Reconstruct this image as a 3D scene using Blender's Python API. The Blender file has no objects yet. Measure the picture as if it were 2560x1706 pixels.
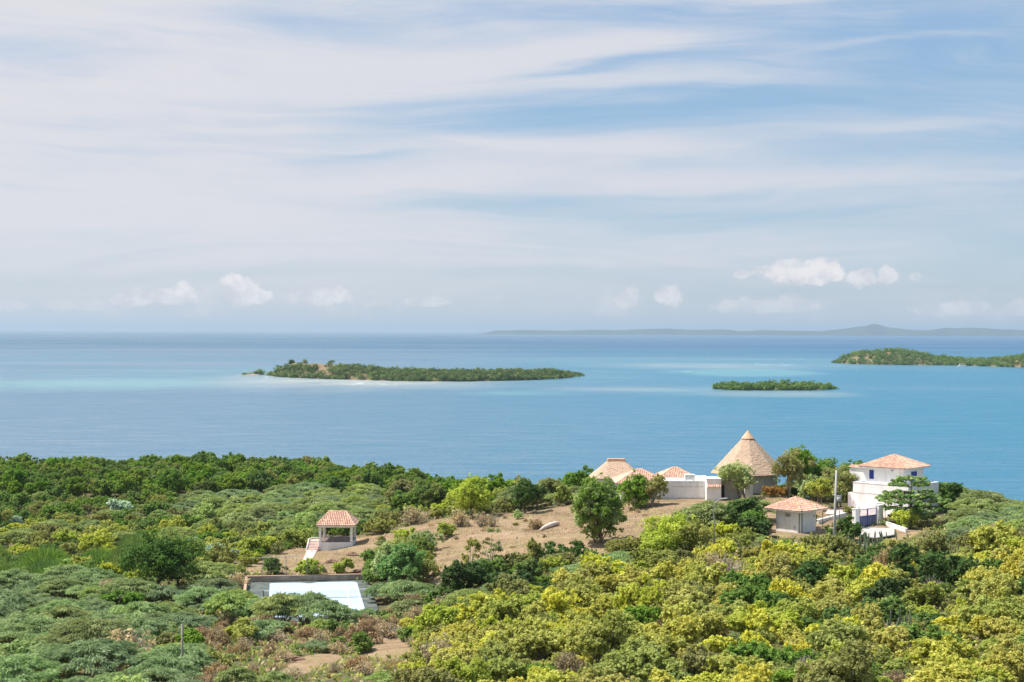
import bpy, math, random
import numpy as np
from mathutils import Vector, Matrix

# ------------------------------------------------------------------ camera, sky, sun, exposure
SC = bpy.context.scene
COL = SC.collection
F, CX, HY, ROLL, CAMZ = 3911.0, 1280.0, 830.5, 0.00368, 45.0

cam_d = bpy.data.cameras.new('camera')
cam = bpy.data.objects.new('camera', cam_d)
COL.objects.link(cam)
cam.location = (0, 0, CAMZ)
cam.rotation_euler = (math.pi / 2, -ROLL, 0)
cam_d.sensor_width = 36.0
cam_d.lens = 36.0 * F / 2560.0
cam_d.shift_y = -(853.0 - HY + 1.5) / 2560.0
cam_d.clip_start = 0.5
cam_d.clip_end = 200000.0
SC.camera = cam

SUN_EL, SUN_AZ = math.radians(60), math.radians(-84)      # azimuth from +Y, clockwise positive
sun_dir = Vector((math.sin(SUN_AZ) * math.cos(SUN_EL), math.cos(SUN_AZ) * math.cos(SUN_EL), math.sin(SUN_EL)))
sun_d = bpy.data.lights.new('sun', 'SUN')
sun_d.energy = 5.0
sun_d.angle = math.radians(0.5)
sun_d.color = (1.0, 0.955, 0.88)
sun = bpy.data.objects.new('sun', sun_d)
COL.objects.link(sun)
sun.rotation_euler = sun_dir.to_track_quat('Z', 'Y').to_euler()
sun.location = (-100, 50, 200)

SC.view_settings.view_transform = 'Standard'
SC.view_settings.look = 'None'
SC.view_settings.exposure = 0.50
SC.view_settings.gamma = 1.0
SC.view_settings.use_curve_mapping = False
SC.render.engine = 'CYCLES'
SC.cycles.use_denoising = True
SC.cycles.max_bounces = 5
SC.cycles.diffuse_bounces = 3
SC.cycles.glossy_bounces = 2
SC.cycles.transmission_bounces = 3
SC.cycles.volume_bounces = 1
SC.cycles.use_adaptive_sampling = True
SC.cycles.adaptive_threshold = 0.015


class G:
    """small node-graph helper"""
    def __init__(self, nt):
        self.nt = nt
        nt.nodes.clear()

    def n(self, t, ins=None, **props):
        nd = self.nt.nodes.new(t)
        for k, v in props.items():
            setattr(nd, k, v)
        for k, v in (ins or {}).items():
            self.set(nd.inputs[k], v)
        return nd

    def set(self, sock, v):
        if isinstance(v, bpy.types.NodeSocket):
            self.nt.links.new(v, sock)
        elif v is not None:
            if hasattr(sock.default_value, '__len__') and not hasattr(v, '__len__'):
                v = (v,) * len(sock.default_value)
            if hasattr(sock.default_value, '__len__') and len(sock.default_value) == 4 and len(v) == 3:
                v = (*v, 1.0)
            sock.default_value = v

    def m(self, op, a, b=None, c=None, clamp=False):
        nd = self.nt.nodes.new('ShaderNodeMath')
        nd.operation = op
        nd.use_clamp = clamp
        for i, v in enumerate((a, b, c)):
            if v is not None:
                self.set(nd.inputs[i], v)
        return nd.outputs[0]

    def v(self, op, a, b=None):
        nd = self.nt.nodes.new('ShaderNodeVectorMath')
        nd.operation = op
        self.set(nd.inputs[0], a)
        if b is not None:
            self.set(nd.inputs[1], b)
        return nd.outputs['Value'] if op in ('LENGTH', 'DOT_PRODUCT', 'DISTANCE') else nd.outputs[0]

    def noise(self, vec, scale, detail=3, rough=0.5, dist=0.0):
        nd = self.n('ShaderNodeTexNoise', {'Vector': vec, 'Scale': scale, 'Detail': detail, 'Roughness': rough, 'Distortion': dist})
        return nd.outputs[0]

    def mix(self, f, a, b, mode='MIX'):
        nd = self.nt.nodes.new('ShaderNodeMix')
        nd.data_type = 'RGBA'
        nd.blend_type = mode
        self.set(nd.inputs[0], f)
        self.set(nd.inputs[6], a)
        self.set(nd.inputs[7], b)
        return nd.outputs[2]

    def ss(self, x, lo, hi, a=0.0, b=1.0):
        nd = self.nt.nodes.new('ShaderNodeMapRange')
        nd.interpolation_type = 'SMOOTHSTEP'
        for i, q in enumerate((x, lo, hi, a, b)):
            self.set(nd.inputs[i], q)
        return nd.outputs[0]

    def ramp(self, f, stops):
        nd = self.nt.nodes.new('ShaderNodeValToRGB')
        els = nd.color_ramp.elements
        while len(els) > 1:
            els.remove(els[-1])
        els[0].position = stops[0][0]
        els[0].color = (*stops[0][1], 1)
        for p, c in stops[1:]:
            e = els.new(p)
            e.color = (*c, 1)
        self.set(nd.inputs[0], f)
        return nd.outputs[0]


world = bpy.data.worlds.new('World')
SC.world = world
world.use_nodes = True


def build_sky():
    g = G(world.node_tree)
    sky = g.n('ShaderNodeTexSky', sky_type='NISHITA', sun_disc=False, sun_elevation=SUN_EL, sun_rotation=SUN_AZ,
              altitude=45.0, air_density=1.0, dust_density=0.6, ozone_density=1.6)
    d = g.n('ShaderNodeTexCoord').outputs['Generated']
    sep = g.n('ShaderNodeSeparateXYZ', {0: d})
    x, y, z = sep.outputs
    az = g.m('DIVIDE', x, g.m('MAXIMUM', y, 0.05))
    front = g.ss(y, 0.0, 0.2)
    # thin cirrus sheets: flattened, slightly tilted noise
    rot = g.n('ShaderNodeMapping', {'Vector': d, 'Rotation': (0, math.radians(-2.5), 0), 'Scale': (2.6, 2.6, 16.0)}).outputs[0]
    warp = g.noise(rot, 1.1, 3, 0.5)
    rot2 = g.v('ADD', rot, g.v('MULTIPLY', g.n('ShaderNodeCombineXYZ', {0: warp, 1: warp, 2: warp}).outputs[0], (0.9, 0.9, 1.2)))
    n1 = g.noise(rot2, 1.5, 7, 0.58, 0.3)
    n2 = g.noise(g.n('ShaderNodeMapping', {'Vector': rot2, 'Scale': (0.6, 0.6, 2.6)}).outputs[0], 3.0, 7, 0.62, 0.4)
    n3 = g.noise(g.n('ShaderNodeMapping', {'Vector': d, 'Scale': (5, 5, 24)}).outputs[0], 2.4, 6, 0.62, 0.6)
    nn = g.m('ADD', g.m('ADD', g.m('MULTIPLY', g.m('SUBTRACT', n1, 0.5), 1.15), g.m('MULTIPLY', g.m('SUBTRACT', n2, 0.5), 0.85)), g.m('MULTIPLY', g.m('SUBTRACT', n3, 0.5), 0.45))
    # a broad veil on the -X side, and the larger bands and gaps in it
    q = g.m('ADD', g.ss(az, -0.42, 0.42, 0.88, 0.30), nn)
    q0 = q
    wz = g.m('MULTIPLY', g.m('SUBTRACT', warp, 0.5), 0.030)
    wn = g.m('MULTIPLY', g.m('SUBTRACT', n1, 0.5), 0.024)
    zz = g.m('ADD', g.m('ADD', z, wz), wn)
    pq = g.n('ShaderNodeCombineXYZ', {0: az, 1: zz, 2: 0.0}).outputs[0]
    for (px, py, w, h, tilt, s) in BANDS:
        c0 = ((px - CX) / F, (HY - py) / F, 0)
        dlt = g.v('SUBTRACT', pq, c0)
        sp = g.n('ShaderNodeSeparateXYZ', {0: dlt})
        yy = g.m('SUBTRACT', sp.outputs[1], g.m('MULTIPLY', sp.outputs[0], math.tan(math.radians(tilt))))
        rr = g.m('ADD', g.m('POWER', g.m('ABSOLUTE', g.m('DIVIDE', sp.outputs[0], w / F)), 2.0), g.m('POWER', g.m('ABSOLUTE', g.m('DIVIDE', yy, h / F)), 2.0))
        q = g.m('ADD', q, g.m('MULTIPLY', g.m('MULTIPLY', g.m('EXPONENT', g.m('MULTIPLY', rr, -1.0)), s * 0.80), front))
    fade = g.ss(z, 0.25, 0.7, 1.0, 0.55)
    cir = g.m('MULTIPLY', g.ss(q, -0.12, 1.12, 0.0, 0.97), fade)
    cir0 = g.m('MULTIPLY', g.ss(q0, -0.12, 1.12, 0.0, 0.97), fade)
    # clear sky between: the sky texture, paler towards the horizon as sea air makes it
    clear = g.ramp(g.m('MULTIPLY', z, 4.0), [(0.0, CLEAR[0]), (0.14, CLEAR[1]), (0.42, CLEAR[2]), (0.85, CLEAR[3])])
    base = g.mix(0.72, sky.outputs[0], g.mix(1.0, clear, (10, 10, 10), 'MULTIPLY'))
    white = g.mix(g.ss(az, -0.3, 0.3), CIRRUS_L, CIRRUS_R)
    pale = g.ss(z, -0.02, 0.055, 0.70, 0.0)
    col = g.mix(pale, g.mix(cir, base, white), HORIZON_COL)
    col0 = g.mix(pale, g.mix(cir0, base, white), HORIZON_COL)
    # small cumulus far out over the water
    pz = g.n('ShaderNodeCombineXYZ', {0: az, 1: z, 2: 0.0}).outputs[0]
    nz = g.noise(g.v('MULTIPLY', d, (1, 1, 1.25)), 70.0, 6, 0.60)
    nb = g.noise(d, 28.0, 3, 0.5)
    fz = g.m('ADD', g.m('MULTIPLY', g.m('SUBTRACT', nz, 0.5), 1.7), g.m('MULTIPLY', g.m('SUBTRACT', nb, 0.5), 0.8))
    total = None
    for (px, py, w, h, s) in CUMULUS:
        c0 = ((px - CX) / F, (HY - py) / F, 0)
        r = g.v('LENGTH', g.v('DIVIDE', g.v('SUBTRACT', pz, c0), (w * 1.4 / F, h * 1.35 / F, 1)))
        k = g.m('MULTIPLY', g.ss(g.m('SUBTRACT', g.m('ADD', 1.0, fz), r), 0.12, 0.38), min(1.0, s * 1.35))
        total = k if total is None else g.m('MAXIMUM', total, k)
    belt = g.m('MULTIPLY', g.ss(z, 0.002, 0.012), g.ss(z, 0.012, 0.036, 1.0, 0.0))
    bm = g.m('MULTIPLY', g.ss(g.noise(g.v('MULTIPLY', d, (1, 1, 1.4)), 19.0, 6, 0.62), 0.50, 0.66), belt)
    total = g.m('MAXIMUM', total, g.m('MULTIPLY', bm, 0.45))
    total = g.m('MULTIPLY', total, front)
    puff = g.mix(g.ss(g.noise(g.v('ADD', d, (0.004, 0, -0.006)), 80.0, 5, 0.6), 0.35, 0.62), CUM_SHADE, CUM_LIGHT)
    col = g.mix(total, col, puff)
    # overhead and behind, where the single bands and puffs have died away, the plain veil is all there is to work out
    bg = g.n('ShaderNodeBackground', {'Color': col, 'Strength': 0.087})
    bg0 = g.n('ShaderNodeBackground', {'Color': col0, 'Strength': 0.087})
    rest = g.m('MAXIMUM', g.m('GREATER_THAN', z, 0.32), g.m('LESS_THAN', y, 0.0))
    mx = g.n('ShaderNodeMixShader', {0: rest, 1: bg.outputs[0], 2: bg0.outputs[0]})
    out = g.n('ShaderNodeOutputWorld')
    g.nt.links.new(mx.outputs[0], out.inputs[0])
    world.cycles.sampling_method = 'MANUAL'
    world.cycles.sample_map_resolution = 512


# radiance colours are in the units of the sky texture
CLEAR = [(0.42, 0.485, 0.545), (0.335, 0.47, 0.59), (0.250, 0.410, 0.595), (0.212, 0.375, 0.60)]     # tenths
CIRRUS_L = (6.2, 6.15, 6.5)
CIRRUS_R = (5.7, 5.85, 6.4)
HORIZON_COL = (4.45, 4.8, 5.05)
CUM_LIGHT = (7.5, 7.2, 7.2)
CUM_SHADE = (5.7, 5.6, 5.9)
BANDS = [  # px, py, half width, half height, tilt, strength (negative: a blue gap)
    (1380, 310, 420, 34, 2.0, -0.62), (1000, 280, 260, 22, 4.0, -0.35), (860, 402, 190, 14, 3.0, -0.40), (1280, 505, 330, 26, 1.0, -0.45),
    (720, 85, 220, 30, -2.0, -0.45), (230, 325, 160, 20, 2.0, -0.30), (50, 165, 110, 18, 0.0, -0.15), (1480, 182, 230, 14, 4.0, -0.50), (500, 365, 150, 12, 2.0, -0.2),
    (2350, 180, 420, 90, 0.0, -0.30), (1950, 290, 420, 30, 0.0, -0.40), (2100, 380, 300, 22, 0.0, -0.30), (2000, 540, 500, 26, 0.0, -0.30), (1500, 60, 500, 30, 0.0, -0.22),
    (1450, 140, 360, 26, 5.0, 0.62), (1000, 160, 320, 36, -2.0, 0.30), (1650, 228, 330, 28, 2.0, 0.42), (1560, 378, 420, 22, -1.5, 0.55), (1900, 455, 620, 22, -0.5, 0.55),
    (1180, 360, 130, 12, -5.0, 0.40), (1050, 440, 380, 20, 3.0, 0.40), (2240, 142, 210, 12, 5.0, 0.50), (2260, 350, 260, 12, 2.0, 0.40), (1500, 655, 300, 16, 1.0, 0.25), (400, 560, 560, 60, 0.0, 0.25),
    (300, 690, 900, 18, 0.0, -0.35), (1900, 20, 500, 18, 0.0, 0.25), (560, 200, 420, 30, 2.0, 0.18), (150, 70, 420, 60, 0.0, 0.35),
]
CUMULUS = [  # px, py, half width, half height (in photograph pixels), strength
    (600, 735, 40, 36, 0.85), (598, 715, 20, 20, 0.9), (645, 745, 50, 18, 0.7), (455, 733, 24, 20, 0.8), (400, 748, 75, 20, 0.7),
    (330, 756, 60, 18, 0.6), (820, 748, 60, 20, 0.65), (840, 738, 22, 18, 0.7), (745, 752, 45, 14, 0.5), (920, 762, 50, 12, 0.35),
    (1060, 756, 50, 14, 0.4), (200, 772, 90, 14, 0.3), (40, 775, 60, 12, 0.3),
    (1570, 745, 32, 26, 0.5), (1672, 742, 32, 30, 0.6), (1680, 728, 16, 16, 0.6), (1580, 733, 16, 16, 0.5),
    (2010, 690, 105, 24, 0.9), (2060, 682, 62, 26, 0.9), (1975, 665, 28, 18, 0.5), (2150, 690, 40, 26, 0.6), (2215, 688, 26, 20, 0.5),
    (1853, 688, 18, 10, 0.5), (2290, 694, 16, 12, 0.3), (1930, 765, 110, 20, 0.4), (1970, 754, 34, 20, 0.5),
    (2400, 768, 60, 20, 0.5), (2330, 778, 60, 14, 0.4), (2545, 772, 30, 18, 0.45),
]
build_sky()


def ray(px, py):
    u = (px - CX) / F
    v = (HY - py) / F
    return u - ROLL * v, v + ROLL * u


def at(px, py, d):
    """the point at distance d along +Y that the photograph shows at px, py"""
    a, b = ray(px, py)
    return Vector((a * d, d, CAMZ + b * d))


def proj(x, y, z):
    a, b = x / y, (z - CAMZ) / y
    u, v = a + ROLL * b, b - ROLL * a
    return CX + u * F, HY - v * F


# ------------------------------------------------------------------ scene helpers
def tag(o, label=None, cat=None, group=None, kind=None):
    if label:
        o['label'] = label
    if cat:
        o['category'] = cat
    if group:
        o['group'] = group
    if kind:
        o['kind'] = kind
    return o


def link(o, parent=None):
    COL.objects.link(o)
    if parent is not None:
        o.parent = parent
    return o


def empty(name, loc, rz=0.0):
    o = bpy.data.objects.new(name, None)
    o.empty_display_size = 0.5
    o.location = loc
    o.rotation_euler = (0, 0, rz)
    return link(o)


def quadmesh(name, V, Q, mats, mat_idx=None, tint=None, smooth=False):
    V = np.asarray(V, dtype=np.float32)
    Q = np.asarray(Q, dtype=np.int32)
    me = bpy.data.meshes.new(name)
    k = Q.shape[1]
    me.vertices.add(len(V))
    me.vertices.foreach_set('co', V.ravel())
    me.loops.add(Q.size)
    me.loops.foreach_set('vertex_index', Q.ravel())
    me.polygons.add(len(Q))
    me.polygons.foreach_set('loop_start', np.arange(len(Q), dtype=np.int32) * k)
    for mt in mats:
        me.materials.append(mt)
    if mat_idx is not None:
        me.polygons.foreach_set('material_index', np.asarray(mat_idx, dtype=np.int32))
    me.polygons.foreach_set('use_smooth', np.full(len(Q), smooth))
    if tint is not None:
        at_ = me.attributes.new('tint', 'FLOAT', 'FACE')
        at_.data.foreach_set('value', np.asarray(tint, dtype=np.float32))
    me.update(calc_edges=True)
    return me


class MB:
    """collects polygons, builds one mesh object"""
    def __init__(self):
        self.V, self.Fc, self.T = [], [], []

    def add(self, vs, fs, M=None, tint=0.5):
        b = len(self.V)
        for p in vs:
            p = Vector(p)
            self.V.append(M @ p if M is not None else p)
        for f in fs:
            self.Fc.append(tuple(b + i for i in f))
            self.T.append(tint)
        return self

    def box(self, x0, x1, y0, y1, z0, z1, M=None, tint=0.5):
        vs = [(x, y, z) for z in (z0, z1) for (x, y) in ((x0, y0), (x1, y0), (x1, y1), (x0, y1))]
        fs = [(3, 2, 1, 0), (4, 5, 6, 7), (0, 1, 5, 4), (1, 2, 6, 5), (2, 3, 7, 6), (3, 0, 4, 7)]
        return self.add(vs, fs, M, tint)

    def prism(self, outline, z0, z1, M=None, tint=0.5):
        n = len(outline)
        vs = [(x, y, z0) for x, y in outline] + [(x, y, z1) for x, y in outline]
        fs = [tuple(range(n))[::-1], tuple(range(n, 2 * n))] + [(i, (i + 1) % n, n + (i + 1) % n, n + i) for i in range(n)]
        return self.add(vs, fs, M, tint)

    def tube(self, pts, rad, k=6, M=None, tint=0.5, cap=True):
        V, Q = tube(pts, rad, k)
        fs = [tuple(int(i) for i in q) for q in Q]
        n = len(pts)
        if cap:
            fs += [tuple(range(k))[::-1], tuple(range((n - 1) * k, n * k))]
        return self.add([tuple(map(float, p)) for p in V], fs, M, tint)

    def cyl(self, x, y, z0, z1, r0, r1=None, k=16, M=None, tint=0.5):
        return self.tube([(x, y, z0), (x, y, z1)], [r0, r0 if r1 is None else r1], k, M, tint)

    def mesh(self, name, mats, smooth=False):
        me = bpy.data.meshes.new(name)
        me.from_pydata([tuple(v) for v in self.V], [], self.Fc)
        for mt in (mats if isinstance(mats, (list, tuple)) else [mats]):
            me.materials.append(mt)
        a = me.attributes.new('tint', 'FLOAT', 'FACE')
        a.data.foreach_set('value', np.asarray(self.T, dtype=np.float32))
        if smooth:
            me.polygons.foreach_set('use_smooth', np.full(len(me.polygons), True))
        me.update()
        return me

    def build(self, name, mats, parent=None, smooth=False, bevel=0.0):
        o = link(bpy.data.objects.new(name, self.mesh(name, mats, smooth)), parent)
        if bevel:
            b = o.modifiers.new('bevel', 'BEVEL')
            b.width = bevel
            b.segments = 2
            b.limit_method = 'ANGLE'
        return o


def tube(pts, rad, k=5):
    pts = np.asarray(pts, dtype=np.float64)
    n = len(pts)
    rad = np.broadcast_to(np.asarray(rad, dtype=np.float64), (n,))
    tg = np.gradient(pts, axis=0)
    tg /= np.linalg.norm(tg, axis=1, keepdims=True) + 1e-9
    ref = np.array([0.0, 0, 1]) if abs(tg[0, 2]) < 0.9 else np.array([1.0, 0, 0])
    a = np.cross(tg, ref)
    a /= np.linalg.norm(a, axis=1, keepdims=True) + 1e-9
    b = np.cross(tg, a)
    th = np.arange(k) * 2 * math.pi / k
    V = (pts[:, None, :] + rad[:, None, None] * (np.cos(th)[None, :, None] * a[:, None, :] + np.sin(th)[None, :, None] * b[:, None, :])).reshape(-1, 3)
    Q = []
    for i in range(n - 1):
        for j in range(k):
            j2 = (j + 1) % k
            Q.append((i * k + j, i * k + j2, (i + 1) * k + j2, (i + 1) * k + j))
    return V, np.array(Q)


# ------------------------------------------------------------------ materials
MATS = {}


def new_mat(name):
    mt = bpy.data.materials.new(name)
    mt.use_nodes = True
    MATS[name] = mt
    return mt, G(mt.node_tree)


def out(g, sh):
    o = g.n('ShaderNodeOutputMaterial')
    g.nt.links.new(sh, o.inputs[0])


def leaf_mat(name, a, b, c=None, trans=0.40, gloss=0.0, vary=0.16, hue=0.012):
    mt, g = new_mat(name)
    t = g.n('ShaderNodeAttribute', attribute_name='tint').outputs['Fac']
    r = g.n('ShaderNodeObjectInfo').outputs['Random']
    stops = [(0.0, a), (0.62, b)] + ([(0.95, c)] if c else [])
    col = g.ramp(t, stops)
    r2 = g.m('FRACT', g.m('MULTIPLY', r, 7.31))
    hsv = g.n('ShaderNodeHueSaturation', {'Hue': g.m('ADD', 0.5 - hue, g.m('MULTIPLY', r, 2 * hue)), 'Saturation': g.m('ADD', 0.86, g.m('MULTIPLY', r2, 0.24)),
                                          'Value': g.m('ADD', 1 - vary, g.m('MULTIPLY', r2, 2 * vary)), 'Color': col}).outputs[0]
    df = g.n('ShaderNodeBsdfDiffuse', {'Color': hsv})
    tr = g.n('ShaderNodeBsdfTranslucent', {'Color': g.mix(0.35, hsv, g.mix(1.0, hsv, (1.5, 1.4, 0.5), 'MULTIPLY'))})
    mx = g.n('ShaderNodeMixShader', {0: trans, 1: df.outputs[0], 2: tr.outputs[0]})
    if gloss:
        gl = g.n('ShaderNodeBsdfGlossy', {'Color': (1, 1, 1, 1), 'Roughness': 0.38})
        mx = g.n('ShaderNodeMixShader', {0: gloss, 1: mx.outputs[0], 2: gl.outputs[0]})
    out(g, mx.outputs[0])
    return mt


def plain(name, col, rough=0.8, noise_scale=1.5, amount=0.12, metal=0.0, tint=0.0, bump=0.0, stain=None, stain_scale=0.6, spec=0.3):
    """painted or raw surface with blotches, optional weather stains and per-piece tint"""
    mt, g = new_mat(name)
    p = g.n('ShaderNodeTexCoord').outputs['Object']
    nz = g.noise(p, noise_scale, 5, 0.6)
    c = g.mix(g.ss(nz, 0.3, 0.7), tuple(x * (1 - amount) for x in col), tuple(min(1, x * (1 + amount)) for x in col))
    if stain:
        s1 = g.noise(g.n('ShaderNodeMapping', {'Vector': p, 'Scale': (2.4, 2.4, 0.5)}).outputs[0], stain_scale, 6, 0.65)
        c = g.mix(g.ss(s1, 0.50, 0.78, 0.0, 0.75), c, stain)
    if tint:
        t = g.n('ShaderNodeAttribute', attribute_name='tint').outputs['Fac']
        c = g.n('ShaderNodeHueSaturation', {'Hue': g.m('ADD', 0.5 - 0.012, g.m('MULTIPLY', t, 0.024)), 'Saturation': 1.0, 'Value': g.m('ADD', 1 - tint, g.m('MULTIPLY', t, 2 * tint)), 'Color': c}).outputs[0]
    ins = {'Base Color': c, 'Roughness': rough, 'Metallic': metal, 'Specular IOR Level': spec}
    b = g.n('ShaderNodeBsdfPrincipled', ins)
    if bump:
        bp = g.n('ShaderNodeBump', {'Strength': bump, 'Distance': 0.05, 'Height': g.noise(p, noise_scale * 9, 4, 0.6)})
        g.nt.links.new(bp.outputs[0], b.inputs['Normal'])
    out(g, b.outputs[0])
    return mt


WHITE = plain('white_render', (0.80, 0.785, 0.775), 0.85, 0.9, 0.05, stain=(0.57, 0.54, 0.50), stain_scale=0.5)
WHITE_ROOF = plain('white_roof_coat', (0.80, 0.79, 0.78), 0.85, 0.7, 0.05, stain=(0.62, 0.60, 0.57), stain_scale=0.4)
GREYWALL = plain('grey_render', (0.42, 0.41, 0.39), 0.9, 0.8, 0.08, stain=(0.30, 0.29, 0.27))
TILE = plain('clay_tile', (0.66, 0.405, 0.295), 0.8, 3.0, 0.10, tint=0.20)
TILE_DARK = plain('clay_tile_bed', (0.24, 0.12, 0.085), 0.95, 3.0, 0.2)
RIDGE = plain('clay_ridge', (0.60, 0.38, 0.26), 0.8, 3.0, 0.12, tint=0.18)
BLUE = plain('blue_paint', (0.028, 0.055, 0.30), 0.5, 2.0, 0.15)
GATEBLUE = plain('dull_blue_paint', (0.055, 0.085, 0.26), 0.6, 2.0, 0.2)
BLUE_PALE = plain('faded_blue_paint', (0.18, 0.20, 0.36), 0.6, 1.2, 0.25)
CONC = plain('concrete', (0.46, 0.43, 0.40), 0.9, 1.3, 0.12, stain=(0.30, 0.28, 0.25))
PAVE = plain('pink_paving', (0.66, 0.50, 0.44), 0.85, 1.0, 0.10)
REDPAVE = plain('red_paving', (0.42, 0.20, 0.17), 0.85, 1.6, 0.15)
POLE = plain('pole_grey', (0.44, 0.43, 0.42), 0.7, 2.0, 0.10)
WOODPOLE = plain('weathered_wood_pole', (0.30, 0.27, 0.24), 0.9, 3.0, 0.2)
STEEL = plain('dull_steel', (0.34, 0.35, 0.35), 0.55, 2.0, 0.12, metal=0.5)
DARK = plain('dark_metal', (0.045, 0.05, 0.055), 0.6, 2.0, 0.2)
VOID = plain('dark_opening', (0.03, 0.028, 0.03), 0.9, 1.0, 0.1)
FLOOR = plain('dark_floor_tile', (0.16, 0.115, 0.10), 0.7, 1.0, 0.15)
BARK = plain('bark', (0.17, 0.13, 0.095), 0.95, 4.0, 0.3)
BARK_PALE = plain('pale_bark', (0.38, 0.34, 0.28), 0.95, 4.0, 0.25)
ROCK = plain('rusty_rock', (0.20, 0.12, 0.085), 0.95, 1.2, 0.35, bump=0.6)
ISLEROCK = plain('island_rock', (0.30, 0.23, 0.17), 0.95, 0.08, 0.3)
LOGM = plain('bleached_wood', (0.62, 0.50, 0.44), 0.9, 2.5, 0.15)
CACTUS = plain('cactus_skin', (0.15, 0.19, 0.11), 0.8, 2.0, 0.25)
BOATW = plain('boat_white', (0.82, 0.82, 0.82), 0.4, 0.5, 0.03)
COURTBLUE = plain('pale_blue_court_paint', (0.42, 0.53, 0.67), 0.75, 0.25, 0.05, stain=(0.36, 0.44, 0.53), stain_scale=0.25)
LINEW = plain('court_line', (0.80, 0.82, 0.84), 0.7, 1.0, 0.05)
COURTWALL = plain('stained_court_wall', (0.36, 0.285, 0.22), 0.9, 0.8, 0.25, stain=(0.11, 0.12, 0.11), stain_scale=0.30)
COURTBASE = plain('mossy_court_base', (0.10, 0.12, 0.108), 0.9, 0.5, 0.35, stain=(0.24, 0.21, 0.165), stain_scale=0.5)
WALLORANGE = plain('ochre_wall', (0.50, 0.32, 0.22), 0.9, 0.6, 0.12, stain=(0.36, 0.24, 0.17))


def thatch_mat():
    mt, g = new_mat('thatch')
    p = g.n('ShaderNodeTexCoord').outputs['Object']
    st = g.noise(g.n('ShaderNodeMapping', {'Vector': p, 'Scale': (3.5, 3.5, 9.0)}).outputs[0], 1.0, 6, 0.7)
    bl = g.noise(p, 0.9, 4, 0.6)
    t = g.n('ShaderNodeAttribute', attribute_name='tint').outputs['Fac']
    c = g.ramp(g.m('ADD', g.m('MULTIPLY', st, 0.86), g.m('MULTIPLY', t, 0.14)), [(0.22, (0.34, 0.235, 0.165)), (0.50, (0.50, 0.355, 0.255)), (0.8, (0.62, 0.455, 0.335))])
    c = g.mix(g.ss(bl, 0.45, 0.75, 0, 0.35), c, (0.52, 0.42, 0.31))
    b = g.n('ShaderNodeBsdfPrincipled', {'Base Color': c, 'Roughness': 0.95, 'Specular IOR Level': 0.1})
    bp = g.n('ShaderNodeBump', {'Strength': 0.5, 'Distance': 0.08, 'Height': st})
    g.nt.links.new(bp.outputs[0], b.inputs['Normal'])
    out(g, b.outputs[0])
    return mt


THATCH = thatch_mat()
THATCH_CAP = plain('thatch_cap', (0.62, 0.40, 0.26), 0.95, 5.0, 0.2)

# ------------------------------------------------------------------ terrain
def _cp():
    pts = [(0, 0, 43.2), (-60, 0, 42), (60, 0, 42), (0, 20, 38.5), (0, 45, 30), (-60, 40, 31), (60, 45, 31), (-130, 30, 30), (130, 40, 32),
           (0, 72, 23.5), (40, 72, 25), (-40, 75, 23),
           (0, 97, 18.6), (15, 97, 19.6), (31, 97, 20.6), (50, 100, 21.5), (-25, 105, 16.5), (-45, 110, 15.5),
           (10, 130, 18.4), (35, 130, 19.7), (55, 130, 20.6), (-14, 130, 15.2), (20, 160, 17.8), (40, 160, 19.2), (56, 160, 20.3), (0, 155, 15.4),
           (60, 190, 19.8), (70, 215, 19.3), (78, 240, 16), (84, 280, 7), (95, 320, -2), (130, 240, 12), (130, 160, 20), (150, 300, -3),
           (51, 225, 19.3), (37.4, 250, 19.6), (24.5, 240, 19.7), (16.6, 250, 19.2), (58, 238, 18.6), (20, 285, 9), (45, 285, 9), (35, 325, -2),
           (0, 300, 10), (0, 340, 4), (5, 395, -0.5), (-45, 270, 8.0), (-62, 250, 7), (-85, 260, 5), (-83, 330, 3.5), (-124, 380, 2), (-62, 360, 3.6),
           (-33, 330, 6.5), (-15, 310, 9.5), (-150, 410, 1.5), (-60, 410, 1.6), (-10, 380, 2), (-60, 460, 1.0), (-150, 460, 1.0), (-200, 420, 1),
           (-60, 495, -0.5), (-130, 495, -0.5), (-210, 495, -0.5), (-20, 445, -0.5), (-130, 540, -3), (0, 470, -4), (60, 400, -5), (-62, 190, 9.5), (-47.6, 190, 10.5),
           (-22, 150, 13.2), (-34, 150, 13.0), (-46, 145, 13.0), (-70, 150, 12.5), (-100, 200, 8), (-120, 280, 4), (-130, 140, 14), (-11.5, 160, 13.6),
           (-36, 170, 11.9), (-15, 176, 12.6)]
    for px, py, d in [(2087, 1384, 190), (2010, 1336, 200), (2145, 1321, 205), (1280, 1290, 240), (1150, 1330, 225), (1300, 1350, 212), (1500, 1300, 225),
                      (1505, 1357, 205), (1100, 1400, 205), (1050, 1480, 195), (1400, 1420, 195), (1300, 1500, 176), (800, 1379, 229.6), (885, 1366, 229.6),
                      (700, 1381, 228), (620, 1424, 214), (950, 1346, 235), (1080, 1306, 240), (840, 1431, 211), (760, 1428, 213), (940, 1433, 211), (1620, 1268, 232),
                      (1750, 1255, 232), (1900, 1345, 200), (1840, 1360, 197), (1395, 1262, 245), (1230, 1450, 188), (1700, 1420, 180)]:
        p = at(px, py, d)
        pts.append((p.x, p.y, p.z))
    return np.array(pts, dtype=np.float64)


_CP = _cp()
_C = 9.0


def _fit():
    n = len(_CP)
    r = np.sqrt(((_CP[:, None, :2] - _CP[None, :, :2]) ** 2).sum(-1) + _C * _C)
    A = np.zeros((n + 3, n + 3))
    A[:n, :n] = -r - np.eye(n) * -0.6
    P_ = np.c_[np.ones(n), _CP[:, :2]]
    A[:n, n:] = P_
    A[n:, :n] = P_.T
    b = np.r_[_CP[:, 2], np.zeros(3)]
    return np.linalg.solve(A, b)


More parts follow.
